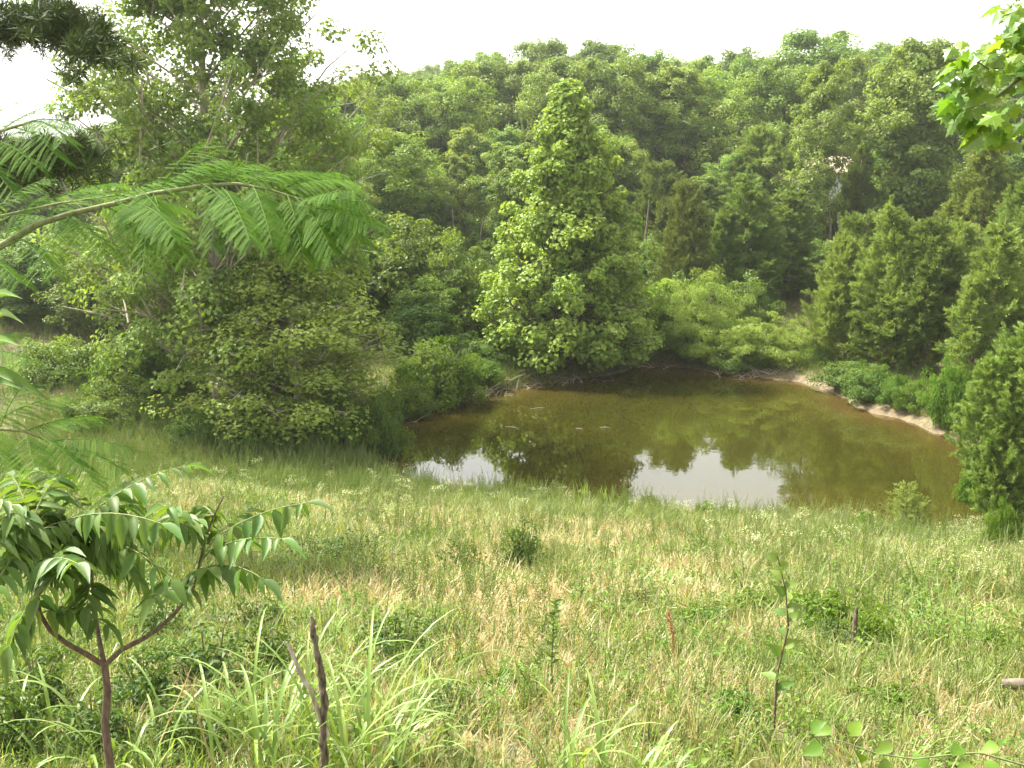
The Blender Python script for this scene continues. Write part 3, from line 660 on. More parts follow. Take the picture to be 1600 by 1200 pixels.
# ------------------------------------------------------------------ ground cover pieces
def blade(G, base, az, L, Wd, lean, tint, segs=3, mi=0, curl=1.0):
    t = np.linspace(0, 1, segs+1); a = lean*t**1.3*curl
    h = np.array([math.cos(az), math.sin(az)]); s = np.array([-h[1], h[0], 0])
    dx = np.cumsum(np.r_[0, np.sin(a[1:])*L/segs]); dz = np.cumsum(np.r_[0, np.cos(a[1:])*L/segs])
    P = np.stack([base[0]+h[0]*dx, base[1]+h[1]*dx, base[2]+dz], 1); w = (Wd*.5*np.array([.8, 1, .8, .5, .3][:segs]))[:, None]
    V = np.concatenate([P[:-1]+s*w, P[:-1]-s*w, P[-1:]]); n = segs
    Fc = []
    for i in range(n-1): Fc += [(i, n+i, n+i+1), (i, n+i+1, i+1)]
    Fc.append((n-1, 2*n-1, 2*n)); G.add(V, Fc, tint, mi)
def tuft(seed, n, L, Wd, spread, lean, mat, segs=2, curl=1.0):
    r = random.Random(seed); G = Geo()
    for k in range(n):
        az = r.uniform(0, 6.28); q = spread*math.sqrt(r.random())
        blade(G, (q*math.cos(az), q*math.sin(az), -.02), az+r.uniform(-.9, .9), L*r.uniform(.5, 1.15), Wd*r.uniform(.7, 1.3), lean*r.uniform(.2, 1.3), r.random(), segs, curl=curl)
    return G.mesh('tuft', mat)
def weed(seed, H, n, L, Wd, mat, stem=M_gstem, up=.5, top=0, branch=3, flower=False):
    r = random.Random(seed); G = Geo()
    for b in range(branch):
        az = r.uniform(0, 6.28); ln = r.uniform(.02, .28)*H if branch > 1 else .05*H; h = H*r.uniform(.7, 1)
        p = np.array([[0, 0, -.02], [ln*.4*math.cos(az), ln*.4*math.sin(az), h*.55], [ln*math.cos(az), ln*math.sin(az), h]])
        G.tube(p, [.005, .004, .002], 3, mi=1)
        m = n//branch; t = np.linspace(.15, 1, m)[:, None]
        pos = p[0]*(1-t)**2+2*p[1]*t*(1-t)+p[2]*t*t
        a = np.arange(m)*2.4+r.random()*6; R2 = np.random.RandomState(seed+b)
        dr = np.stack([np.cos(a), np.sin(a), np.full(m, up)], 1)+R2.normal(size=(m, 3))*.2
        nn = np.stack([-np.cos(a)*up, -np.sin(a)*up, np.ones(m)], 1)+R2.normal(size=(m, 3))*.25
        tp = (1.15-.75*t[:, 0])
        G.leaves(pos, nn, dr, L*tp*R2.uniform(.7, 1.2, m), Wd*tp, np.clip(t[:, 0]*.6+R2.rand(m)*.4, 0, 1), droop=.25)
        if flower:
            k = 20; c = p[2]+R2.normal(size=(k, 3))*[.045, .045, .012]
            G.leaves(c, R2.normal(size=(k, 3))*.4+[0, 0, 1], rvr(R2, k), .014, .014, R2.rand(k), mi=2)
    return G.mesh('weed', [mat, stem, M_petal])
def rvr(R2, k): return nz(R2.normal(size=(k, 3))*[1, 1, .2])
def cover(seed, n, Rm, L, Wd, mat):
    R2 = np.random.RandomState(seed); G = Geo(); q = Rm*np.sqrt(R2.rand(n)); a = R2.rand(n)*6.28
    pos = np.stack([q*np.cos(a), q*np.sin(a), R2.uniform(.02, .16, n)], 1)
    G.leaves(pos, R2.normal(size=(n, 3))*.4+[0, 0, 1], rvr(R2, n), L*R2.uniform(.6, 1.3, n), Wd*R2.uniform(.7, 1.2, n), R2.rand(n))
    return G.mesh('leafy_cover', mat)
T_green = [tuft(100+k, 16, .30, .009, .10, 1.1, M_grass) for k in range(4)]
T_long = [tuft(110+k, 12, .52, .011, .09, 1.2, M_grass, 3) for k in range(4)]
T_straw = [tuft(120+k, 15, .34, .006, .12, .9, M_straw) for k in range(4)]
T_mat = [tuft(130+k, 20, .22, .008, .16, 1.75, M_straw) for k in range(3)]
T_weed = [weed(140+k, .38, 30, .065, .026, M_weed, branch=3) for k in range(4)]
T_forb = [weed(190+k, .5, 22, .10, .045, M_weed, branch=4, up=.35) for k in range(4)]
T_feath = [weed(150+k, .75, 78, .075, .012, M_weedfar, up=.7, branch=2) for k in range(4)]
T_flow = [weed(160+k, .5, 30, .05, .014, M_weedfar, flower=True, branch=4) for k in range(4)]
T_cover = [cover(170+k, 34, .2, .05, .034, M_weed) for k in range(3)]
T_blade = [tuft(180+k, 11, .62, .017, .07, 1.5, M_blade, 4) for k in range(4)]

def pool(n, y0, y1, margin=1.2, dmin=.08):
    y = (R.rand(n)*(y1**2-y0**2)+y0**2)**.5; x = (R.rand(n)*2-1)*(.53*y+margin)
    d = sdf(x, y)
    k = d > dmin; return x[k], y[k], d[k]
def put_scatter(name, x, y, variants, s0, s1, label, tint=None, dry=None, tilt=.18, sink=0.02, grow=None):
    n = len(x); z = height(x, y)-sink; s = R.uniform(s0, s1, n)*(.62+.38*sstep(4, 10, y))
    return scatter(name, np.stack([x, y, z], 1), R.rand(n)*6.28, s, variants, R.randint(0, len(variants), n), dry=dry, label=label, tilt=R.normal(size=(n, 2))*tilt)
def dryness(x, y):
    px = x/np.maximum(y, 1)
    v = vnoise(x, y, 2.6, 11)*.45+vnoise(x, y, .8, 12)*.4+vnoise(x, y, 6, 13)*.15
    bias = .14*np.exp(-((px-.08)/.30)**2)*sstep(4.5, 8, y)*(1-sstep(15, 19, y))-.16*(1-sstep(-.28, -.08, px))-.07*sstep(18, 22, y)
    return sstep(.36, .66, v+bias+.02)
x, y, d = pool(30000, 3.2, 30); dr = dryness(x, y)
k = (R.rand(len(x)) < 1-.72*dr) & ((y < 26) | (d < 6))
put_scatter('meadow_grass', x[k], y[k], T_green, .6, 1.25, 'short green meadow grass between the camera and the pond', dry=np.clip(dr[k]*.55+R.rand(k.sum())*.35-.05, 0, 1))
x, y, d = pool(6500, 2.6, 8, .5); dr = dryness(x, y)
put_scatter('foreground_grass', x, y, T_green+T_straw[:2]+T_weed[:2], .5, 1.05, 'thick mixed grass and weeds of the near meadow', dry=np.clip(dr*.5, 0, 1))
x, y, d = pool(15000, 3.2, 25); dr = dryness(x, y); k = R.rand(len(x)) < .15+.85*dr
put_scatter('straw_grass', x[k], y[k], T_straw, .55, 1.15, 'dry straw coloured grass standing in pale patches')
x, y, d = pool(22000, 3.2, 25); dr = dryness(x, y); k = R.rand(len(x)) < .25+.75*dr
put_scatter('dead_thatch', x[k], y[k], T_mat, .6, 1.3, 'flattened dead grass on the meadow floor', tilt=.3)
x, y, d = pool(6000, 3.2, 24); k = vnoise(x, y, 1.0, 21) > .5
put_scatter('long_grass', x[k], y[k], T_long, .5, 1.2, 'longer arching green grass tufts', dry=R.rand(k.sum())*.5)
x, y, d = pool(9000, 3.4, 25); k = vnoise(x, y, 1.3, 22)+.25*(x/y < -.15) > .56
put_scatter('low_weeds', x[k], y[k], T_weed, .45, 1.1, 'small leafy weeds mixed in the meadow')
x, y, d = pool(3200, 3.6, 25); k = (vnoise(x, y, 1.1, 27)+.15*(y < 9) > .55)
put_scatter('leafy_forbs', x[k], y[k], T_forb, .4, 1.0, 'broad leaved forbs scattered in clumps through the meadow')
x, y, d = pool(5200, 5, 25); k = (vnoise(x, y, 1.1, 28) > .55)
put_scatter('feathery_forbs', x[k], y[k], T_feath, .35, .95, 'feathery green weed stalks scattered in the meadow')
x, y, d = pool(14000, 3.4, 25); k = vnoise(x, y, 1.0, 23)+.25*(x/y < -.15) > .55
put_scatter('creeping_leaves', x[k], y[k], T_cover, .5, 1.3, 'low creeping leaves under the grass', sink=.0)
# the bank of feathery weeds by the shore, and the dense band of them on the left
x, y, d = pool(26000, 14, 33, 1.0); px = x/y
k = ((px < -.07) & (y > 20.5+2.2*vnoise(x, y, 2, 31)) & (d < 9) & (R.rand(len(x)) < .62)) | ((d < 1.8) & (y < 25) & (R.rand(len(x)) < .16+.4*(vnoise(x, y, .9, 33) > .55))) | ((R.rand(len(x)) < .025) & (y < 21) & (px > .1))
put_scatter('feathery_weeds', x[k], y[k], T_feath, .55, 1.05, 'dense band of feathery green weeds along the left and near shore')
x, y, d = pool(9000, 10, 25); px = x/y
k = (R.rand(len(x)) < .13*np.exp(-((d-.9)/1.4)**2)*(vnoise(x, y, 1.2, 61) > .45)) | ((px > .2) & (y > 13) & (R.rand(len(x)) < .03)) | ((px < -.08) & (y > 17) & (R.rand(len(x)) < .025)) | (R.rand(len(x)) < .006)
put_scatter('white_flowered_weeds', x[k], y[k], T_flow, .6, 1.15, 'weeds topped with small white flowers near the shore')
x, y, d = pool(1500, 3.3, 8, .6); k = (vnoise(x, y, .9, 41)+.3*(x < -.3)-.25*(x > .6) > .62)
put_scatter('broad_bladed_grass', x[k], y[k], T_blade, .45, .8, 'broad bladed grass leaning in the foreground', dry=None)
# far banks: grass, brush and forest undergrowth
n = 26000; y = R.uniform(24, 60, n); x = R.uniform(-.62, .62, n)*y; d = sdf(x, y); k = (d > .12+.2*sstep(7, 10, x)+.5*vnoise(x, y, 1, 51)) & (y > 25.5)
x, y, d = x[k], y[k], d[k]
put_scatter('bank_grass', x, y, T_long, .5, 1.0, 'rough grass on the far banks of the pond', dry=R.rand(len(x))*.45)
n = 60000; y = R.uniform(24, 46, n); x = R.uniform(-10, 17, n); d = sdf(x, y); tan_ = sstep(7, 9.5, x)
k = (d > -.02+.26*tan_) & (d < 1.5+tan_) & (y > 25.5) & (R.rand(n) < .85-.25*tan_)
put_scatter('shore_grass', x[k], y[k], T_long+T_feath[:2], .45, .95, 'grass and weeds crowding down to the far water edge', dry=R.rand(k.sum())*.3)
n = 9000; y = R.uniform(26, 62, n); x = R.uniform(-.62, .62, n)*y; d = sdf(x, y); k = (d > 1.0) & (vnoise(x, y, 2.2, 52) > .42)
put_scatter('bank_weeds', x[k], y[k], T_feath+T_weed, .7, 1.3, 'leafy weeds on the far banks of the pond')
n = 2600; y = R.uniform(44, 120, n); x = R.uniform(-.62, .62, n)*y; d = sdf(x, y); k = (d > 4) & ~((x/y > .24) & (x/y < .34) & (y < 54))
k |= False
put_scatter('forest_undergrowth', x[k], y[k], [SHD[1], VINE2[1]], .35, .75, 'dark leafy undergrowth on the floor of the wood', tilt=.05, sink=.2)

# ------------------------------------------------------------------ small plants standing in the meadow
M_dshrub = leaf_mat('dark_shrub_leaves', (.035, .075, .02), (.09, .15, .04), var=.1)
SM1 = bush(201, .9, .5, M_dshrub, 15, 4, .15, 20, .085, .04, bark=M_stem, up=.5)
SM2 = bush(202, .8, .55, M_bush, 18, 4, .16, 22, .095, .045, bark=M_gstem, up=.5)
SM3 = bush(203, .8, .5, M_straw, 12, 4, .10, 14, .05, .02, bark=M_stem, up=.5)
def small(proto, px, pb, top, wpx, label, name='shrub', cat='shrub'):
    b = ground(px, pb); zt = at(px, top, b.y).z
    return place(proto, name, b-Vector((0, 0, .03)), zt-b.z, wpx/F*b.y, label, cat, None, None, ('stem', 'foliage'))
small(SM1, 820, 903, 803, 88, 'dark green shrub alone in the middle of the meadow')
small(SM1, 722, 905, 838, 78, 'dull green shrub left of the lone dark shrub in the meadow')
small(SM1, 548, 888, 828, 130, 'wide low dark shrub in the meadow right of the pinnate sapling')
small(SM1, 478, 880, 830, 90, 'dark low shrub behind the tip of the right pinnate frond')
small(SM1, 577, 815, 790, 50, 'small brownish green shrub nearer the left shore')
small(SM3, 985, 952, 908, 66, 'low brownish shrub right of the middle of the meadow')
small(SM1, 1000, 955, 915, 50, 'small dark green shrub beside the brownish one')
small(SM2, 1295, 1000, 905, 130, 'bright green leafy shrub left of the short grey stake')
small(SM2, 1362, 1022, 935, 80, 'bright green leafy shrub right of the short grey stake')
small(SM1, 1310, 1020, 965, 110, 'shaded low shrub at the foot of the short grey stake')
small(SM2, 1180, 960, 910, 90, 'light green weed clump left of the leafy sapling stem')
small(SM2, 1225, 812, 748, 48, 'light green bushy weed at the shore against the white reflection')
small(SM2, 1352, 838, 790, 40, 'pale bushy weed at the shore left of the small young cedar')
small(SM2, 1100, 815, 775, 34, 'thin weed at the shore in front of the white reflection')
small(SM2, 940, 880, 850, 60, 'light green weed clump right of the lone dark shrub')
small(SM2, 560, 905, 868, 80, 'yellow green weed clump below the wide low dark shrub')
small(SM1, 620, 1040, 950, 150, 'dark leafy shrub behind the broad grass clumps')
small(SM1, 690, 1010, 960, 80, 'low green shrub right of the dark leafy one')
small(SM1, 330, 1080, 975, 190, 'dark tangle of leaves right of the sapling trunk')
small(SM1, 420, 1060, 965, 120, 'leafy tangle left of the charred stake')
small(SM1, 230, 1120, 1000, 150, 'dark leafy tangle right behind the sapling trunk')
small(SM1, 60, 1130, 1000, 170, 'dark leafy tangle left of the sapling trunk')
small(SM2, 1560, 1030, 975, 90, 'bright green weed clump near the right edge')
for px, pb, top, w, lb in [(150, 1180, 1070, 170, 'dark brush at the foot of the sapling trunk'), (290, 1180, 1080, 170, 'dark brush between the sapling trunk and the broad grass'), (20, 1190, 1060, 150, 'dark brush in the bottom left corner'),  # dark leaved brush added to stand for the shade under the sapling
  (400, 1000, 930, 130, 'green brush behind the right sapling branch'), (250, 1010, 930, 120, 'green brush seen between the sapling branches'), (700, 1120, 1060, 110, 'low leafy weed right of the broad grass')]: small(SM1, px, pb, top, w, lb)
for px, pb, top, w, lb in [(880, 1010, 965, 80, 'light green weed clump in the middle of the meadow'), (1090, 985, 935, 90, 'light green weed clump left of the leafy sapling'), (1440, 960, 910, 100, 'light green weed clump right of the short stake'), (1500, 920, 875, 90, 'light green weed clump far right in the meadow'),
  (660, 850, 815, 60, 'light green weed clump left of the dull green shrub'), (1050, 880, 845, 70, 'light green weed clump in the far part of the meadow'), (1150, 1130, 1070, 110, 'leafy green weed clump low right of the middle'), (1400, 1120, 1060, 120, 'leafy green weed clump at the lower right'), (780, 1090, 1040, 90, 'leafy green weed clump low in the middle')]: small(SM2, px, pb, top, w, lb)
for px, pb, top, s, lb in [(912, 800, 745, 1, 'upright reed tuft at the shore below the pointed tree reflection'), (945, 802, 758, 1, 'upright reed tuft right of the first one'), (1565, 868, 800, .8, 'reed tuft at the foot of the near cedar')]:
    b = ground(px, pb); G = Geo(); r = random.Random(px); H = at(px, top, b.y).z-b.z
    e = empty('reed_tuft', b); tag(e, lb, 'reeds')
    for k in range(16):
        G = Geo(); blade(G, (r.gauss(0, .09), r.gauss(0, .05), 0), r.uniform(0, 6.3), H*r.uniform(.7, 1.1), .028, .35, r.random(), 3)
        put('blade', G.mesh('blade', M_blade), W[e], e)

# ------------------------------------------------------------------ single stems, stakes and stalks
def px_path(pts, Yd, base=None):
    P = [at(p[0], p[1], p[2] if len(p) > 2 else Yd) for p in pts]
    return P
def stick(name, pts, Yd, r0, r1, mat, label, cat, k=7, extra=None):
    P = px_path(pts, Yd); b = P[0].copy(); G = Geo()
    Q = [np.array(p-b) for p in P]
    n = len(Q)*3; Qa = np.array(Q); tt = np.linspace(0, len(Q)-1, n); Qs = np.stack([np.interp(tt, range(len(Q)), Qa[:, i]) for i in range(3)], 1)
    rr = np.random.RandomState(int(pts[0][0])); ra = np.linspace(r0, r1, n)*rr.uniform(.78, 1.18, n); ra[-1] *= .35
    Qs[1:-1] += rr.normal(size=(n-2, 3))*r0*.22
    G.tube(Qs, ra, k)
    if extra: extra(G, Q)
    o = put(name, G.mesh(name, mat, True), Matrix.Translation(b)); tag(o, label, cat); return o
g1 = ground(500, 1199)
stick('charred_stake', [(503, 1260, 4.1), (506, 1190, 4.1), (503, 1130, 4.1), (508, 1090, 4.1), (500, 1050, 4.1), (495, 1010, 4.1), (489, 985, 4.1), (486, 963, 4.1)], 4.1, .019, .012, M_char, 'charred upright stake standing in the broad grass', 'stake')
stick('leaning_stick', [(512, 1150, 4.15), (490, 1095, 4.1), (468, 1045, 4.1), (447, 1003, 4.1)], 4.1, .014, .008, M_dead, 'bleached split stick leaning against the charred stake', 'stick')
b = ground(1335, 1028); Yb = b.y
stick('short_stake', [(1333, 1032), (1337, 1000), (1335, 975), (1339, 948)], Yb, .021, .016, M_char, 'short grey stake between two bright green shrubs', 'stake')
for k, (pts, Yd, lb) in enumerate([
    ([(345, 1230), (318, 1150), (300, 1080), (287, 1040)], 3.9, 'long bleached grass stalk leaning left of the broad grass'),
    ([(250, 1160), (280, 1090), (300, 1040)], 4.4, 'thin bleached stalk leaning right in the dark tangle'),
    ([(1055, 1140), (1075, 1090), (1088, 1040)], 4.9, 'thin straw stalk right of the middle bottom'),
    ([(1235, 1230), (1205, 1180), (1190, 1150)], 4.0, 'pale broad dry stalk at the bottom edge'),
    ([(610, 905, 9.5), (622, 845, 9.5), (625, 792, 9.5)], 9.5, 'tall pale curved stalk in the meadow left of the shrubs'),
    ([(590, 1100, 5.6), (603, 960, 5.6), (612, 880, 5.6)], 5.6, 'tall slender green stalk rising above the broad grass'),
    ([(1000, 1200, 4.6), (1015, 1080, 4.6), (1024, 990, 4.6)], 4.6, 'tall pale green stem near the middle of the foreground'),
    ([(815, 1010, 7.3), (812, 970, 7.3), (811, 925, 7.3)], 7.3, 'thin reddish stem below the lone dark shrub')]):
    stick('grass_stalk', pts, Yd, .0045, .002, M_straw if 'bleach' in lb or 'straw' in lb or 'pale' in lb or 'dry' in lb else (M_gstem if 'green' in lb else M_stem), lb, 'stalk', 4)
def leafy_stem(name, pts, Yd, label, cat, leafL, leafW, n, mat, stem_mat, r0=.008, tmin=.25, up=.6, seed=3, three=True):
    P = px_path(pts, Yd); b = P[0].copy(); e = empty(name, b); tag(e, label, cat)
    G = Geo(); Q = [np.array(p-b) for p in P]; G.tube(Q, np.linspace(r0, r0*.3, len(Q)), 5); put('stem', G.mesh('stem', stem_mat, True), W[e], e)
    r = random.Random(seed); Qa = np.array(Q); s = np.linspace(0, 1, len(Qa))
    for k in range(n):
        t = tmin+(1-tmin)*(k+.5)/n; p = Vector([float(np.interp(t, s, Qa[:, i])) for i in range(3)])
        a = k*2.4+r.uniform(-.3, .3); d = Vector((math.cos(a), math.sin(a)*.8, up+r.uniform(-.4, .3)))
        put('leaf', LEAF[k % 3][mat], W[e] @ orient(p, d, Vector((r.gauss(0, .3), -.7, .7)), leafL*r.uniform(.7, 1.1)*(1.1-.4*t), leafW), e)
    return e
def orient(p, x, n, L=1, Wd=1, flip=1):
    X = Vector(x).normalized(); Z = (Vector(n)-X*Vector(n).dot(X))
    Z = Z.normalized() if Z.length > 1e-4 else X.orthogonal().normalized(); Yv = Z.cross(X)
    return Matrix(((X.x*L, Yv.x*Wd, Z.x*L, p[0]), (X.y*L, Yv.y*Wd, Z.y*L, p[1]), (X.z*L, Yv.z*Wd, Z.z*L, p[2]), (0, 0, 0, 1)))
def leaf_mesh(curl, skew, mat, tint, base_round=.38):
    """one leaf, unit length along X and unit width along Y, folded on its midrib"""
    t = np.linspace(0, 1, 7); w = np.sin(PI*t**base_round_f(base_round))*.5*(1-t)**.22*1.12; w[0] = .03; w[-1] = 0
    z = -curl*t**2; yk = skew*np.sin(PI*t)*.08
    V = []
    for i in range(7): V += [(t[i], yk[i]+w[i], z[i]+.10*w[i]*2), (t[i], yk[i], z[i]), (t[i], yk[i]-w[i], z[i]+.10*w[i]*2)]
    Fc = []
    for i in range(6):
        a = i*3
        for q in (0, 1): Fc += [(a+q, a+q+1, a+q+4), (a+q, a+q+4, a+q+3)]
    return tri_mesh('leaf', V, Fc, mat, np.full(len(Fc), tint), smooth=True)
def base_round_f(b): return math.log(.5)/math.log(b)
LEAF = [{} for _ in range(3)]
for k, (cu, sk, ti) in enumerate([(.18, 1, .2), (.3, -1, .55), (.42, .5, .85)]):
    for mt in (M_sumac, M_weed, M_vine, M_bush): LEAF[k][mt] = leaf_mesh(cu, sk, mt, ti)
leafy_stem('leafy_sapling', [(1207, 1200, 5.1), (1210, 1120, 5.1), (1215, 1050, 5.1), (1232, 980, 5.1), (1228, 925, 5.1), (1215, 868, 5.1)], 5.1, 'thin upright sapling with few pointed leaves right of the middle', 'sapling', .125, .055, 18, M_vine, M_stem, .009, .3)
leafy_stem('leafy_weed', [(865, 1105, 5.7), (862, 1040, 5.7), (864, 985, 5.7), (868, 938, 5.7)], 5.7, 'single upright weed with tiny leaves below the lone dark shrub', 'weed', .07, .02, 44, M_vine, M_stem, .006, .35)
leafy_stem('leafy_weed', [(1000, 1230, 4.3), (1060, 1215, 4.3), (1100, 1190, 4.3)], 4.3, 'leafy shoot at the bottom edge right of the middle', 'weed', .06, .03, 9, M_weed, M_gstem, .006, .1)
# rusty dock stalk
b = ground(1056, 1045); e = empty('dock_stalk', at(1058, 1045, b.y)); tag(e, 'rust brown dock stalk leaning in the middle of the meadow', 'dock plant')
P = [np.array(at(px, py, b.y)-W[e].translation) for px, py in ((1058, 1045), (1052, 1000), (1044, 955))]
G = Geo(); G.tube(P, [.006, .005, .002], 4); put('stem', G.mesh('stem', M_rust, True), W[e], e)
G = Geo(); r = np.random.RandomState(5); n = 160; t = r.uniform(.25, 1, n)[:, None]; Pa = np.array(P); pos = Pa[0]*(1-t)**2+2*Pa[1]*t*(1-t)+Pa[2]*t*t+r.normal(size=(n, 3))*.010
G.leaves(pos, nz(r.normal(size=(n, 3))), nz(r.normal(size=(n, 3))), .018, .012, r.rand(n)); put('seed_head', G.mesh('seed_head', M_rust), W[e], e)
# weathered wood at the right edge
b = ground(1592, 1100); G = Geo(); G.tube([(-.2, 0, .07), (0, .02, .10), (.2, .05, .1), (.5, .1, .1)], [.03, .05, .055, .05], 9)
tag(put('weathered_log', G.mesh('weathered_log', M_bark, True), Matrix.Translation(b-Vector((-.10, 0, -.01))) @ Matrix.Rotation(-.5, 4, 'Z')), 'grey weathered log lying at the right edge of the meadow', 'log')

# ------------------------------------------------------------------ broad grass clumps of the foreground
BL = []
for k in range(8):
    G = Geo(); r = random.Random(300+k); L = r.uniform(.75, 1.05); lean = r.uniform(.8, 2.3); segs = 9
    t = np.linspace(0, 1, segs+1); a = .12+lean*t**1.8
    dx = np.cumsum(np.r_[0, np.sin(a[1:])*L/segs]); dz = np.cumsum(np.r_[0, np.cos(a[1:])*L/segs]); w = .5*np.sin(PI*np.clip(t*.82+.14, 0, 1))**.7; w[-1] = .0
    V = []
    for i in range(segs+1): V += [(dx[i], w[i], dz[i]+w[i]*.006), (dx[i], 0, dz[i]), (dx[i], -w[i], dz[i]+w[i]*.006)]
    Fc = []
    for i in range(segs):
        for q in (0, 1): Fc += [(i*3+q, i*3+q+1, i*3+q+4), (i*3+q, i*3+q+4, i*3+q+3)]
    BL.append(tri_mesh('blade', V, Fc, M_blade, np.full(len(Fc), r.random()), smooth=True))
for (px, py, n, sp, H, az0, lb) in [
    (400, 1215, 34, .11, .62, 2.4, 'broad bladed grass clump left of the charred stake'),
    (545, 1215, 44, .12, .66, .4, 'largest broad bladed grass clump right of the charred stake'),
    (468, 1190, 30, .10, .66, 1.5, 'broad bladed grass clump growing around the charred stake'),
    (630, 1200, 22, .12, .5, .2, 'broad bladed grass clump arching right'),
    (235, 1200, 20, .14, .5, 3.0, 'broad bladed grass clump in the shade right of the sapling trunk'),
    (95, 1190, 20, .14, .5, 3.0, 'broad bladed grass clump in the shade left of the sapling trunk'),
    (890, 1230, 18, .10, .5, 1.0, 'broad bladed grass clump at the bottom edge right of the middle'),
    (1040, 1240, 14, .10, .42, 1.0, 'small broad bladed grass clump at the bottom edge')]:
    b = ground(px, py); r = random.Random(px); e = empty('grass_clump', b-Vector((0, 0, .03))); tag(e, lb, 'grass clump')
    for k in range(n):
        az = az0+r.gauss(0, 1.5); s = H*r.uniform(.6, 1.25)/.8
        M = Matrix.Translation((r.gauss(0, sp), r.gauss(0, sp), 0)) @ Matrix.Rotation(az, 4, 'Z') @ Matrix.Rotation(r.uniform(-.1, .25), 4, 'Y') @ Matrix.Diagonal((s, r.uniform(.010, .019), s, 1))
        put('blade', BL[r.randrange(8)], W[e] @ M, e)

# ------------------------------------------------------------------ pinnate leaved sapling on the left
SUM = empty('pinnate_sapling', Vector((at(168, 1150, 3.05).x, 3.05, hz(-1.17, 3.05)))); tag(SUM, 'young pinnate leaved sapling with three forked branches at the lower left', 'sapling')
def child_tube(name, pts, r0, r1, par, mat, k=8):
    G = Geo(); Mi = W[par].inverted(); G.tube([np.array(Mi @ at(*p)) for p in pts], np.linspace(r0, r1, len(pts)), k); return put(name, G.mesh(name, mat, True), W[par], par)
bz = W[SUM].translation
def px_of(p):
    q = Vector(p)-Vector((0, 0, CAMZ)); f = Vector((0, math.cos(PITCH), -math.sin(PITCH))); u = Vector((0, math.sin(PITCH), math.cos(PITCH)))
    return 800+F*q.x/q.dot(f), 600-F*q.dot(u)/q.dot(f)
bp = px_of(bz-Vector((0, 0, .03)))
child_tube('trunk', [(bp[0], bp[1], 3.05), (172, 1200, 3.05), (164, 1130, 3.05), (168, 1080, 3.05), (163, 1036, 3.05)], .0145, .011, SUM, M_stem)
S_L = [(163, 1040, 3.05), (135, 1022, 3.03), (105, 1006, 3.0), (78, 985, 2.97), (62, 958, 2.95), (57, 920, 2.95), (55, 880, 2.95), (50, 840, 2.95), (54, 800, 2.95)]
S_M = [(163, 1038, 3.05), (155, 1000, 3.07), (149, 960, 3.1), (144, 910, 3.1), (138, 860, 3.1), (134, 800, 3.1)]
S_R = [(163, 1040, 3.05), (190, 1015, 3.05), (220, 1000, 3.08), (248, 982, 3.1), (272, 960, 3.12), (300, 925, 3.15), (310, 890, 3.15), (320, 845, 3.15), (334, 805, 3.15), (350, 775, 3.15)]
for S_, a, b_ in ((S_L, .009, .004), (S_M, .008, .0035), (S_R, .009, .0022)): child_tube('branch', S_, a, b_, SUM, M_stem)
def compound(start, end, sag, n, LL, LW, hang, par, mat=M_sumac, apart=True, seed=0, G=None, rach=.0028):
    """a compound leaf: its rachis with paired leaflets; start and end in (px, py, depth)"""
    r = random.Random(seed); A = at(*start); B = at(*end); Mid = (A+B)/2+Vector((0, 0, sag))
    cur = lambda t: A*(1-t)**2+Mid*2*t*(1-t)+B*t*t
    tan = lambda t: ((Mid-A)*(1-t)+(B-Mid)*t).normalized()
    Mi = W[par].inverted(); own = G is None; Gr = Geo() if own else G
    Gr.tube([np.array(Mi @ cur(t)) for t in np.linspace(0, 1, 7)], np.linspace(rach, rach*.4, 7), 4, .8, mi=1 if not own else 0)
    cl = put('compound_leaf', Gr.mesh('compound_leaf', M_gstem), W[par], par) if own else None
    items = []; hang = hang*r.uniform(.35, .95)
    for k in range(n):
        t = .16+.8*k/(n-1)
        for s in (-1, 1):
            T = tan(t); side = T.cross(Vector((0, 0, 1))).normalized()*s
            d = T*r.uniform(.2, .7)+side*(1-hang*.5)*r.uniform(.7, 1.2)+Vector((r.gauss(0, .12), r.gauss(0, .12), -hang*r.uniform(.5, 1.5)))
            up = Vector((0, 0, 1))+side*.6*hang+Vector((r.gauss(0, .3), r.gauss(0, .3), 0))
            sz = (.72+.28*math.sin(PI*min(1, t+.1)))*r.uniform(.72, 1.16)
            items.append((cur(t), d, up, LL*sz, LW*sz))
    items.append((cur(1), tan(1)+Vector((0, 0, -.2)), Vector((0, 0, 1)), LL, LW))
    for k, (p, d, up, l_, w_) in enumerate(items):
        me = LEAF[r.randrange(3)][mat]; M = orient(p, d, up, l_, w_)
        if own: put('leaflet', me, M, cl)
        else:
            v = np.empty(len(me.vertices)*3, np.float32); me.vertices.foreach_get('co', v); v = v.reshape(-1, 3)
            f = np.empty(len(me.polygons)*3, np.int32); me.polygons.foreach_get('vertices', f)
            MM = np.array(Mi @ M); G.add(v@MM[:3, :3].T+MM[:3, 3], f.reshape(-1, 3), r.random(), 0)
def D(p, d): return (p[0], p[1], d)
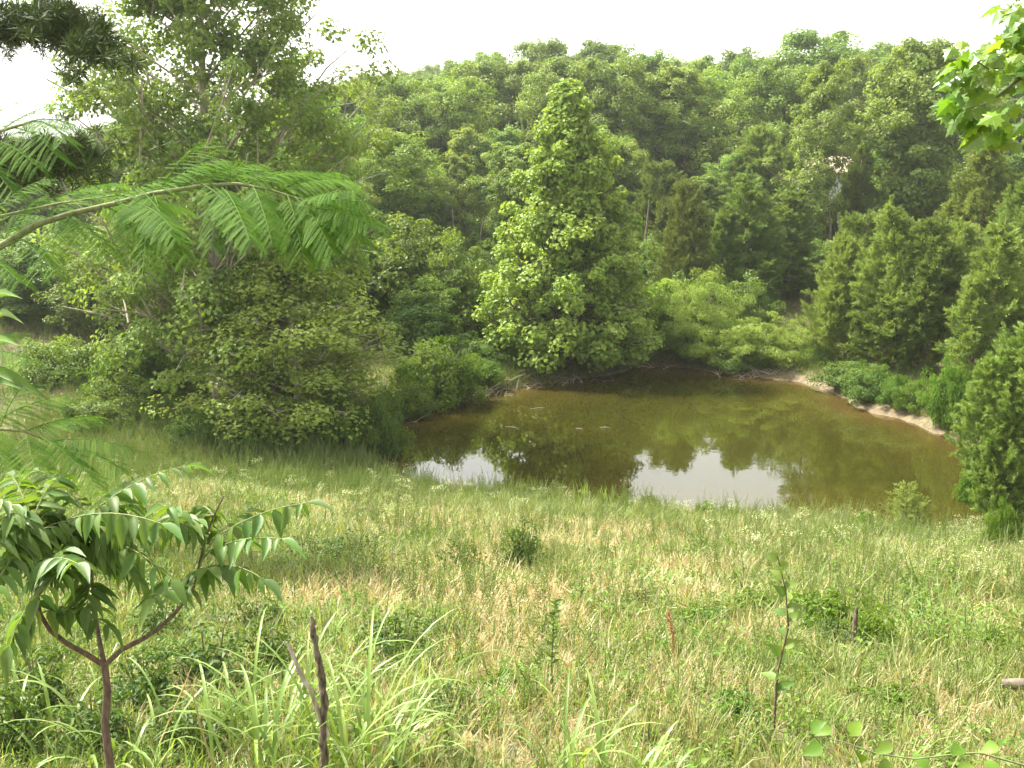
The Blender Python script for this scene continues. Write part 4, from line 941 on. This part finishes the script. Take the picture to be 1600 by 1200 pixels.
SL = [  # start, end, sag (m), pairs, hang  -- nearest and most visible first
 ((322, 850, 3.15), (478, 786, 3.0), .05, 6, .8), ((318, 868, 3.15), (440, 842, 2.95), .05, 6, .9), ((308, 895, 3.15), (412, 905, 2.9), .07, 6, 1.0),
 ((322, 850, 3.15), (262, 792, 3.0), .05, 6, .7), ((130, 812, 3.1), (292, 728, 3.2), .06, 7, .5), ((105, 812, 3.0), (252, 818, 2.75), .05, 7, 1.1),
 ((136, 850, 3.1), (268, 905, 2.8), .09, 7, 1.0), ((140, 880, 3.1), (60, 935, 2.75), .07, 7, .8), ((56, 850, 2.95), (-20, 940, 2.6), .07, 7, .7),
 ((55, 830, 2.95), (20, 745, 3.1), .04, 7, .5), ((54, 805, 2.95), (95, 745, 3.1), .04, 6, .5), ((300, 925, 3.15), (240, 935, 2.9), .04, 5, .5),
 ((134, 805, 3.1), (200, 765, 3.3), .05, 6, .5), ((134, 830, 3.1), (210, 790, 3.3), .06, 6, .6), ((56, 890, 2.95), (120, 880, 2.6), .05, 6, .9), ((60, 940, 2.95), (15, 1010, 2.7), .06, 6, .9),
 ((55, 815, 2.95), (-30, 780, 2.8), .05, 6, .6), ((138, 870, 3.1), (215, 905, 3.3), .06, 6, .8), ((56, 870, 2.95), (-30, 870, 3.2), .05, 6, .6), ((134, 800, 3.1), (60, 735, 3.2), .05, 6, .4),
 ((310, 880, 3.15), (385, 800, 3.3), .05, 5, .6), ((325, 840, 3.15), (400, 850, 3.4), .05, 5, .7)]
for k, (a, b_, sg, n, hg) in enumerate(SL[:21]): compound(a, b_, sg, n+1, .105, .034, hg, SUM, seed=k)
G = Geo(); r = random.Random(77)
for k in range(40):
    S_ = (S_L, S_M, S_R)[k % 3] if k < 26 else (S_L, S_M)[k % 2]; t = r.uniform(.55, 1) if k < 26 else r.uniform(.85, 1); i = min(int(t*(len(S_)-1)), len(S_)-1); st = S_[i]
    ang = r.uniform(0, 6.28); end = (st[0]+r.uniform(70, 130)*math.cos(ang)*(1 if k % 3 != 2 else .7), st[1]+40*math.sin(ang)-r.uniform(0, 40)*(k % 2), st[2]+r.uniform(-.25, .4))
    if k % 3 == 2 and end[0] > 330: end = (300, end[1], end[2])
    compound(st, end, r.uniform(.03, .09), 7, .098, .032, r.uniform(.4, 1), SUM, seed=500+k, G=G)
tag(put('inner_foliage', G.mesh('inner_foliage', [M_sumac, M_gstem]), W[SUM], SUM), kind='stuff')

# ------------------------------------------------------------------ feathery mimosa branches on the left
def pinna_mesh(tint, curl):
    G = Geo(); n = 20
    t = np.linspace(.04, .98, n); z = -curl*t**2; w = np.sin(PI*(t*.8+.15))**.6*.105
    for s in (-1, 1):
        pos = np.stack([t, 0*t, z], 1); dr = np.stack([np.full(n, .35), np.full(n, float(s)), -.1+0*t], 1)
        G.leaves(pos, np.tile([0, 0, 1.], (n, 1)), dr, w, .046, np.full(n, tint), fold=0, droop=.1)
    G.tube(np.stack([t, 0*t, z], 1)[::4], .004, 3, tint)
    return G.mesh('pinna', M_mimosa)
PIN = [pinna_mesh(.1, .1), pinna_mesh(.5, .25), pinna_mesh(.9, .4), pinna_mesh(.6, .02)]
MIM = empty('mimosa_tree', (-3.4, 3.9, hz(-3.4, 3.9))); tag(MIM, 'mimosa tree reaching its feathery branches in from the left edge', 'mimosa tree')
G = Geo(); Mi = W[MIM].inverted(); G.tube([(0, 0, -.1), (.05, 0, .8), (-.05, .1, 1.6), (.05, .1, 2.6), (0, .2, 3.6)], [.07, .06, .05, .035, .015], 8); put('trunk', G.mesh('trunk', M_bark, True), W[MIM], MIM)
MB_ = [(-560, 560, 3.95), (-300, 500, 3.95), (-100, 430, 3.9), (0, 385, 3.85), (60, 350, 3.85), (110, 334, 3.85), (180, 318, 3.85), (240, 302, 3.85), (320, 290, 3.85), (370, 287, 3.85), (420, 296, 3.85), (480, 315, 3.8), (520, 333, 3.8)]
child_tube('branch', MB_, .017, .003, MIM, M_gstem)
MB2 = [(-560, 330, 4.1), (-200, 270, 4.1), (-60, 225, 4.0), (0, 205, 3.9), (50, 190, 3.8)]
child_tube('branch', MB2, .014, .004, MIM, M_gstem)
MB3 = [(-560, 760, 3.6), (-200, 700, 3.6), (-20, 668, 3.6), (40, 674, 3.6), (76, 690, 3.6)]
child_tube('branch', MB3, .012, .003, MIM, M_gstem)
MB4 = [(-500, 470, 4.2), (-100, 350, 4.2), (0, 338, 4.2), (90, 318, 4.2), (180, 305, 4.2)]
child_tube('branch', MB4, .010, .003, MIM, M_gstem)
def frond(start, end, sag, n, PL, par, seed, apart=True, G=None, hang=.35):
    r = random.Random(seed); A = at(*start); B = at(*end); Mid = (A+B)/2+Vector((0, 0, sag))
    cur = lambda t: A*(1-t)**2+Mid*2*t*(1-t)+B*t*t
    tan = lambda t: ((Mid-A)*(1-t)+(B-Mid)*t).normalized()
    Mi = W[par].inverted(); Gr = Geo()
    tgt = Gr if apart else G
    tgt.tube([np.array(Mi @ cur(t)) for t in np.linspace(0, 1, 7)], np.linspace(.0022, .001, 7), 4, .7)
    fr = put('frond', Gr.mesh('frond', M_mimosa), W[par], par) if apart else None
    roll = r.uniform(-.5, .5)
    for k in range(n):
        t = .14+.84*k/(n-1)
        for s in (-1, 1):
            T = tan(t); side = T.cross(Vector((0, 0, 1))); side = (side.normalized() if side.length > .05 else Vector((1, 0, 0)))*s
            up = Vector((roll, -.25, 1)); d = T*(.35+.5*t)+side*.9+Vector((0, 0, -hang))*r.uniform(.6, 1.3)
            l_ = PL*(.55+.45*math.sin(PI*(.12+.75*t)))*r.uniform(.92, 1.06); M = orient(cur(t), d, up, l_, l_)
            me = PIN[r.randrange(4)]
            if apart: put('pinna', me, M, fr)
            else:
                v = np.empty(len(me.vertices)*3, np.float32); me.vertices.foreach_get('co', v); v = v.reshape(-1, 3)
                f = np.empty(len(me.polygons)*3, np.int32); me.polygons.foreach_get('vertices', f)
                MM = np.array(Mi @ M); G.add(v@MM[:3, :3].T+MM[:3, 3], f.reshape(-1, 3), r.random())
FR = [((480, 315, 3.8), (575, 318, 3.7), .02), ((500, 324, 3.8), (578, 385, 3.6), .03), ((460, 308, 3.8), (520, 395, 3.55), .05), ((430, 298, 3.85), (548, 282, 3.9), .04),
      ((370, 288, 3.85), (500, 272, 4.0), .04), ((330, 290, 3.85), (395, 375, 3.5), .06), ((300, 292, 3.85), (408, 256, 4.0), .04), ((240, 302, 3.85), (355, 258, 4.1), .05),
      ((240, 302, 3.85), (265, 405, 3.5), .06), ((390, 292, 3.85), (455, 375, 3.6), .05), ((180, 318, 3.85), (275, 375, 3.45), .05), ((170, 320, 3.85), (285, 285, 4.0), .03)]
for k, (a, b_, sg) in enumerate(FR): frond(a, b_, sg, 15, .108, MIM, 600+k)
G = Geo(); r = random.Random(9)
more = [((120, 332, 3.85), (60, 425, 3.5), .06), ((100, 338, 3.85), (170, 395, 3.5), .05), ((60, 352, 3.85), (150, 300, 4), .04), ((20, 372, 3.85), (85, 425, 3.5), .05), ((0, 385, 3.85), (60, 310, 3.9), .04),
        ((-40, 400, 3.85), (30, 440, 3.6), .05), ((-20, 340, 4.2), (70, 280, 4.3), .04), ((60, 322, 4.2), (190, 285, 4.4), .04), ((120, 312, 4.2), (250, 300, 4.5), .04), ((180, 305, 4.2), (300, 330, 4.4), .04), ((0, 340, 4.2), (110, 350, 4.0), .04),
        ((0, 205, 3.9), (98, 160, 3.8), .03), ((30, 195, 3.85), (118, 195, 3.7), .04), ((20, 200, 3.9), (90, 245, 3.6), .05), ((-30, 215, 3.9), (60, 262, 3.6), .05), ((-60, 225, 4), (30, 158, 3.9), .04), ((-60, 230, 4), (20, 300, 3.7), .05), ((50, 190, 3.8), (100, 215, 3.6), .04),
        ((40, 674, 3.6), (150, 650, 3.7), .03), ((76, 690, 3.6), (205, 700, 3.5), .04), ((60, 682, 3.6), (150, 760, 3.3), .05), ((40, 676, 3.6), (60, 765, 3.2), .05), ((0, 668, 3.6), (40, 600, 3.7), .04), ((-20, 668, 3.6), (100, 618, 3.9), .04), ((-20, 668, 3.6), (10, 740, 3.3), .05), ((70, 688, 3.6), (190, 735, 3.4), .04),
        ((350, 288, 3.85), (330, 385, 3.6), .05), ((520, 333, 3.8), (590, 345, 3.75), .02), ((510, 330, 3.8), (505, 410, 3.6), .03), ((210, 310, 3.85), (200, 395, 3.6), .05), ((-60, 560, 3.6), (40, 560, 3.5), .06), ((-60, 560, 3.8), (20, 520, 3.8), .04)]
for a, b_, sg in FR:
    for q in (0, 1): more.append(((a[0]+r.gauss(0, 14)-18*q, a[1]+r.gauss(0, 4), a[2]), (b_[0]+r.gauss(-15, 24), b_[1]+r.gauss(0, 16), b_[2]+r.gauss(0, .15)), sg))
for k, (a, b_, sg) in enumerate(more): frond(a, b_, sg, 13, .105, MIM, 700+k, False, G)
tag(put('outer_fronds', G.mesh('outer_fronds', M_mimosa), W[MIM], MIM), kind='stuff')
# large smooth leaves at the left edge
TW = empty('leafy_twig', at(-30, 590, 3.3)); tag(TW, 'twig with large smooth leaves cut by the left edge', 'twig')
G = Geo(); Mi = W[TW].inverted(); G.tube([np.array(Mi @ at(px, py, 3.3)) for px, py in ((-60, 640), (-30, 580), (-10, 540), (-5, 470))], [.006, .005, .004, .002], 5); put('stem', G.mesh('stem', M_gstem, True), W[TW], TW)
for k, (a, b_, w_) in enumerate([((-30, 580), (74, 610), .04), ((-10, 540), (12, 515), .03), ((-5, 500), (10, 470), .03), ((-40, 600), (20, 590), .035), ((-8, 470), (14, 440), .03)]):
    A = at(*a, 3.3); B = at(*b_, 3.15); put('leaf', LEAF[k % 3][M_bush], orient(A, B-A, Vector((0, -.6, 1)), (B-A).length, w_), TW)

# ------------------------------------------------------------------ maple branch at the top right
def maple_leaf(tint, curl):
    pts = [(0, 0), (.10, .16), (.02, .34), (.20, .32), (.24, .52), (.36, .40), (.50, .50), (.48, .30), (.60, .20), (.70, .26), (.76, .12), (1.0, 0)]
    out = pts+[(a, -b) for a, b in pts[-2:0:-1]]
    V = [(a, b, -curl*a*a-.25*abs(b)) for a, b in out]+[(.35, 0, .03)]; c = len(out)
    Fc = [(c, i, (i+1) % c) for i in range(c)]
    return tri_mesh('leaf', V, Fc, M_maple, np.full(c, tint))
ML = [maple_leaf(.1, .2), maple_leaf(.5, .35), maple_leaf(.9, .1), maple_leaf(.7, .5)]
MAP = empty('maple_tree', (3.9, 4.6, hz(3.9, 4.6))); tag(MAP, 'maple reaching a bright lobed leaf branch in from the top right corner', 'maple tree')
G = Geo(); G.tube([(0, 0, -.1), (.05, 0, 1.5), (0, 0, 3), (.1, 0, 4.5)], [.12, .1, .08, .05], 9); put('trunk', G.mesh('trunk', M_bark, True), W[MAP], MAP)
tw = [[(2080, 220, 4.6), (1800, 60, 4.6), (1660, 96, 4.6), (1590, 104, 4.55), (1545, 108, 4.5), (1520, 92, 4.45)], [(1800, 60, 4.6), (1680, 80, 4.6), (1600, 118, 4.5), (1570, 142, 4.5), (1545, 162, 4.45), (1518, 168, 4.4)],
      [(1990, 80, 4.6), (1720, -30, 4.6), (1640, -10, 4.6), (1590, 20, 4.6), (1572, 30, 4.5)], [(1800, 60, 4.6), (1720, 150, 4.6), (1640, 170, 4.5), (1590, 185, 4.5)]]
for q in tw: child_tube('branch', q, .011, .002, MAP, M_bark, 5)
r = random.Random(15)
cl = [(1500, 118, 16, 8), (1520, 95, 22, 12), (1555, 90, 24, 14), (1505, 165, 18, 8), (1492, 170, 12, 5), (1520, 195, 20, 9), (1550, 175, 22, 10), (1580, 60, 22, 12), (1592, 25, 20, 10), (1575, 15, 16, 6), (1600, 95, 24, 12), (1590, 195, 22, 10), (1600, 150, 24, 8), (1560, 205, 14, 5), (1545, 130, 22, 8), (1620, 40, 24, 10)]
for cx_, cy_, s_, n in cl:
    for k in range(n):
        p = at(cx_+r.gauss(0, s_*.8), cy_+r.gauss(0, s_*.7), 4.5+r.gauss(0, .12))
        d = Vector((-.7+r.gauss(0, .5), r.gauss(0, .45), -.55+r.gauss(0, .35))); s = r.uniform(.065, .115)
        put('leaf', ML[r.randrange(4)], orient(p, d, Vector((r.gauss(-.2, .5), -.35+r.gauss(0, .5), 1)), s, s), MAP)

# ------------------------------------------------------------------ pine bough at the top left
PIN_T = empty('pine_tree', (-8.6, 12, hz(-8.6, 12))); tag(PIN_T, 'dark pine whose boughs enter at the top left corner', 'pine tree')
G = Geo(); G.tube([(0, 0, -.2), (0, 0, 4), (.05, 0, 8), (.1, 0, 11)], [.2, .16, .11, .05], 9); put('trunk', G.mesh('trunk', M_redbark, True), W[PIN_T], PIN_T)
Gn = Geo(); R = np.random.RandomState(88)
for pts, rr, n in [([(-360, 110, 12), (-120, 62, 12), (0, 42, 11.8), (80, 45, 11.6), (125, 60, 11.5), (160, 90, 11.4)], .17, 9000), ([(-360, 300, 12.2), (-60, 262, 12.2), (40, 255, 12), (100, 248, 11.9), (135, 250, 11.8)], .24, 9000), ([(-360, 330, 12.2), (-100, 300, 12.2), (20, 290, 12)], .22, 4000),
                   ([(-60, 60, 12), (60, 30, 11.8), (120, 22, 11.6)], .12, 2600)]:
    child_tube('bough', pts, .045, .008, PIN_T, M_redbark, 6)
    P = np.array([tuple(W[PIN_T].inverted() @ at(*p)) for p in pts]); m = len(P); nc = n//42
    t = (m-1)*(.22+.78*R.rand(nc)); i = np.minimum(t.astype(int), m-2); f = (t-i)[:, None]
    c = P[i]*(1-f)+P[i+1]*f+R.normal(size=(nc, 3))*[rr, rr*1.4, rr*.62]
    cc = np.repeat(c, 42, 0); k = len(cc); dv = rv(k)+[.25, 0, .2]
    Gn.leaves(cc+rv(k)*.02, rv(k), dv, .15*R.uniform(.7, 1.2, k), .006, np.clip(np.repeat(R.rand(nc), 42)*.6+R.rand(k)*.4, 0, 1), fold=0, droop=.15)
put('needles', Gn.mesh('needles', M_pine), W[PIN_T], PIN_T)

# ------------------------------------------------------------------ trailing vine at the bottom right
VN = empty('trailing_vine', at(1640, 1225, 3.9)); tag(VN, 'pale stemmed vine trailing across the bottom right corner', 'vine')
Mi = W[VN].inverted(); VP = [(1680, 1225), (1600, 1196), (1530, 1176), (1480, 1180), (1430, 1186), (1370, 1178), (1320, 1160), (1275, 1150)]
G = Geo(); G.tube([np.array(Mi @ at(px, py, 3.9)) for px, py in VP], np.linspace(.0055, .002, len(VP)), 5); put('stem', G.mesh('stem', M_gstem, True), W[VN], VN)
r = random.Random(4)
for k, (px, py) in enumerate([(1285, 1165), (1300, 1140), (1330, 1150), (1345, 1178), (1395, 1165), (1450, 1200), (1500, 1165), (1520, 1195), (1560, 1165), (1590, 1205), (1395, 1195), (1540, 1190), (1268, 1145)]):
    p = at(px, py, 3.9+r.uniform(-.1, .1)); d = Vector((r.uniform(-1, .3), r.uniform(-.6, .3), r.uniform(-.3, .4)))
    put('leaf', LEAF[k % 3][M_bush], orient(p, d, Vector((r.gauss(0, .3), -.5, 1)), r.uniform(.07, .10), r.uniform(.05, .065)), VN)
# dead twigs and roots hanging at the far water edge
r = random.Random(51); G = Geo()
for k in range(260):
    px, py = r.choice([(610, 662), (650, 643), (690, 630), (740, 620), (800, 608), (840, 602), (890, 598), (1010, 574), (1160, 588), (1200, 592), (1180, 590)]); p = plane0(px+r.gauss(0, 22), py+r.gauss(0, 2), 0)
    z = hz(p.x, p.y+.15); L = r.uniform(.25, .8); a = r.uniform(0, 6.28); v = np.array([math.cos(a)*L, math.sin(a)*L*.6, r.uniform(-.1, .75)*L]); c = np.array([p.x, p.y+.15, max(z, -.05)])
    G.tube([c, c+v*.5+[0, 0, .05], c+v], [.012, .008, .003], 3, r.random())
tag(put('dead_twigs', G.mesh('dead_twigs', M_dead)), 'tangle of dead twigs and exposed roots along the far water edge', kind='stuff')
# twigs and debris floating in the water
r = random.Random(31)
for k, (px, py, L) in enumerate([(800, 668, .5), (905, 670, .25), (945, 668, .3), (840, 638, .5), (762, 612, .6), (795, 616, .4)]):
    p = plane0(px, py, .02); G = Geo(); a = r.uniform(-.6, .6); v = np.array([math.cos(a), math.sin(a), .02])*L
    G.tube([-v/2, v*.1+[0, .03, .01], v/2], [.006, .009, .004], 5)
    tag(put('floating_twig', G.mesh('floating_twig', M_dead, True), Matrix.Translation(p)), 'small pale twig lying in the pond water toward the far left shore', 'twig', 'twigs in the pond')
# ------------------------------------------------------------------ haze
m, n_, l_ = new_mat('haze_air'); o_ = n_.new('ShaderNodeOutputMaterial'); v_ = n_.new('ShaderNodeVolumePrincipled')
v_.inputs['Color'].default_value = (.95, .97, 1, 1); v_.inputs['Density'].default_value = .0004; v_.inputs['Anisotropy'].default_value = .45
l_.new(v_.outputs[0], o_.inputs['Volume'])
G = Geo(); box_geo(G, -700, 700, -120, 900, -3, 48)
tag(put('haze', G.mesh('haze', m)), 'thin pale haze hanging in the air over the wooded valley', kind='stuff')
#PART4
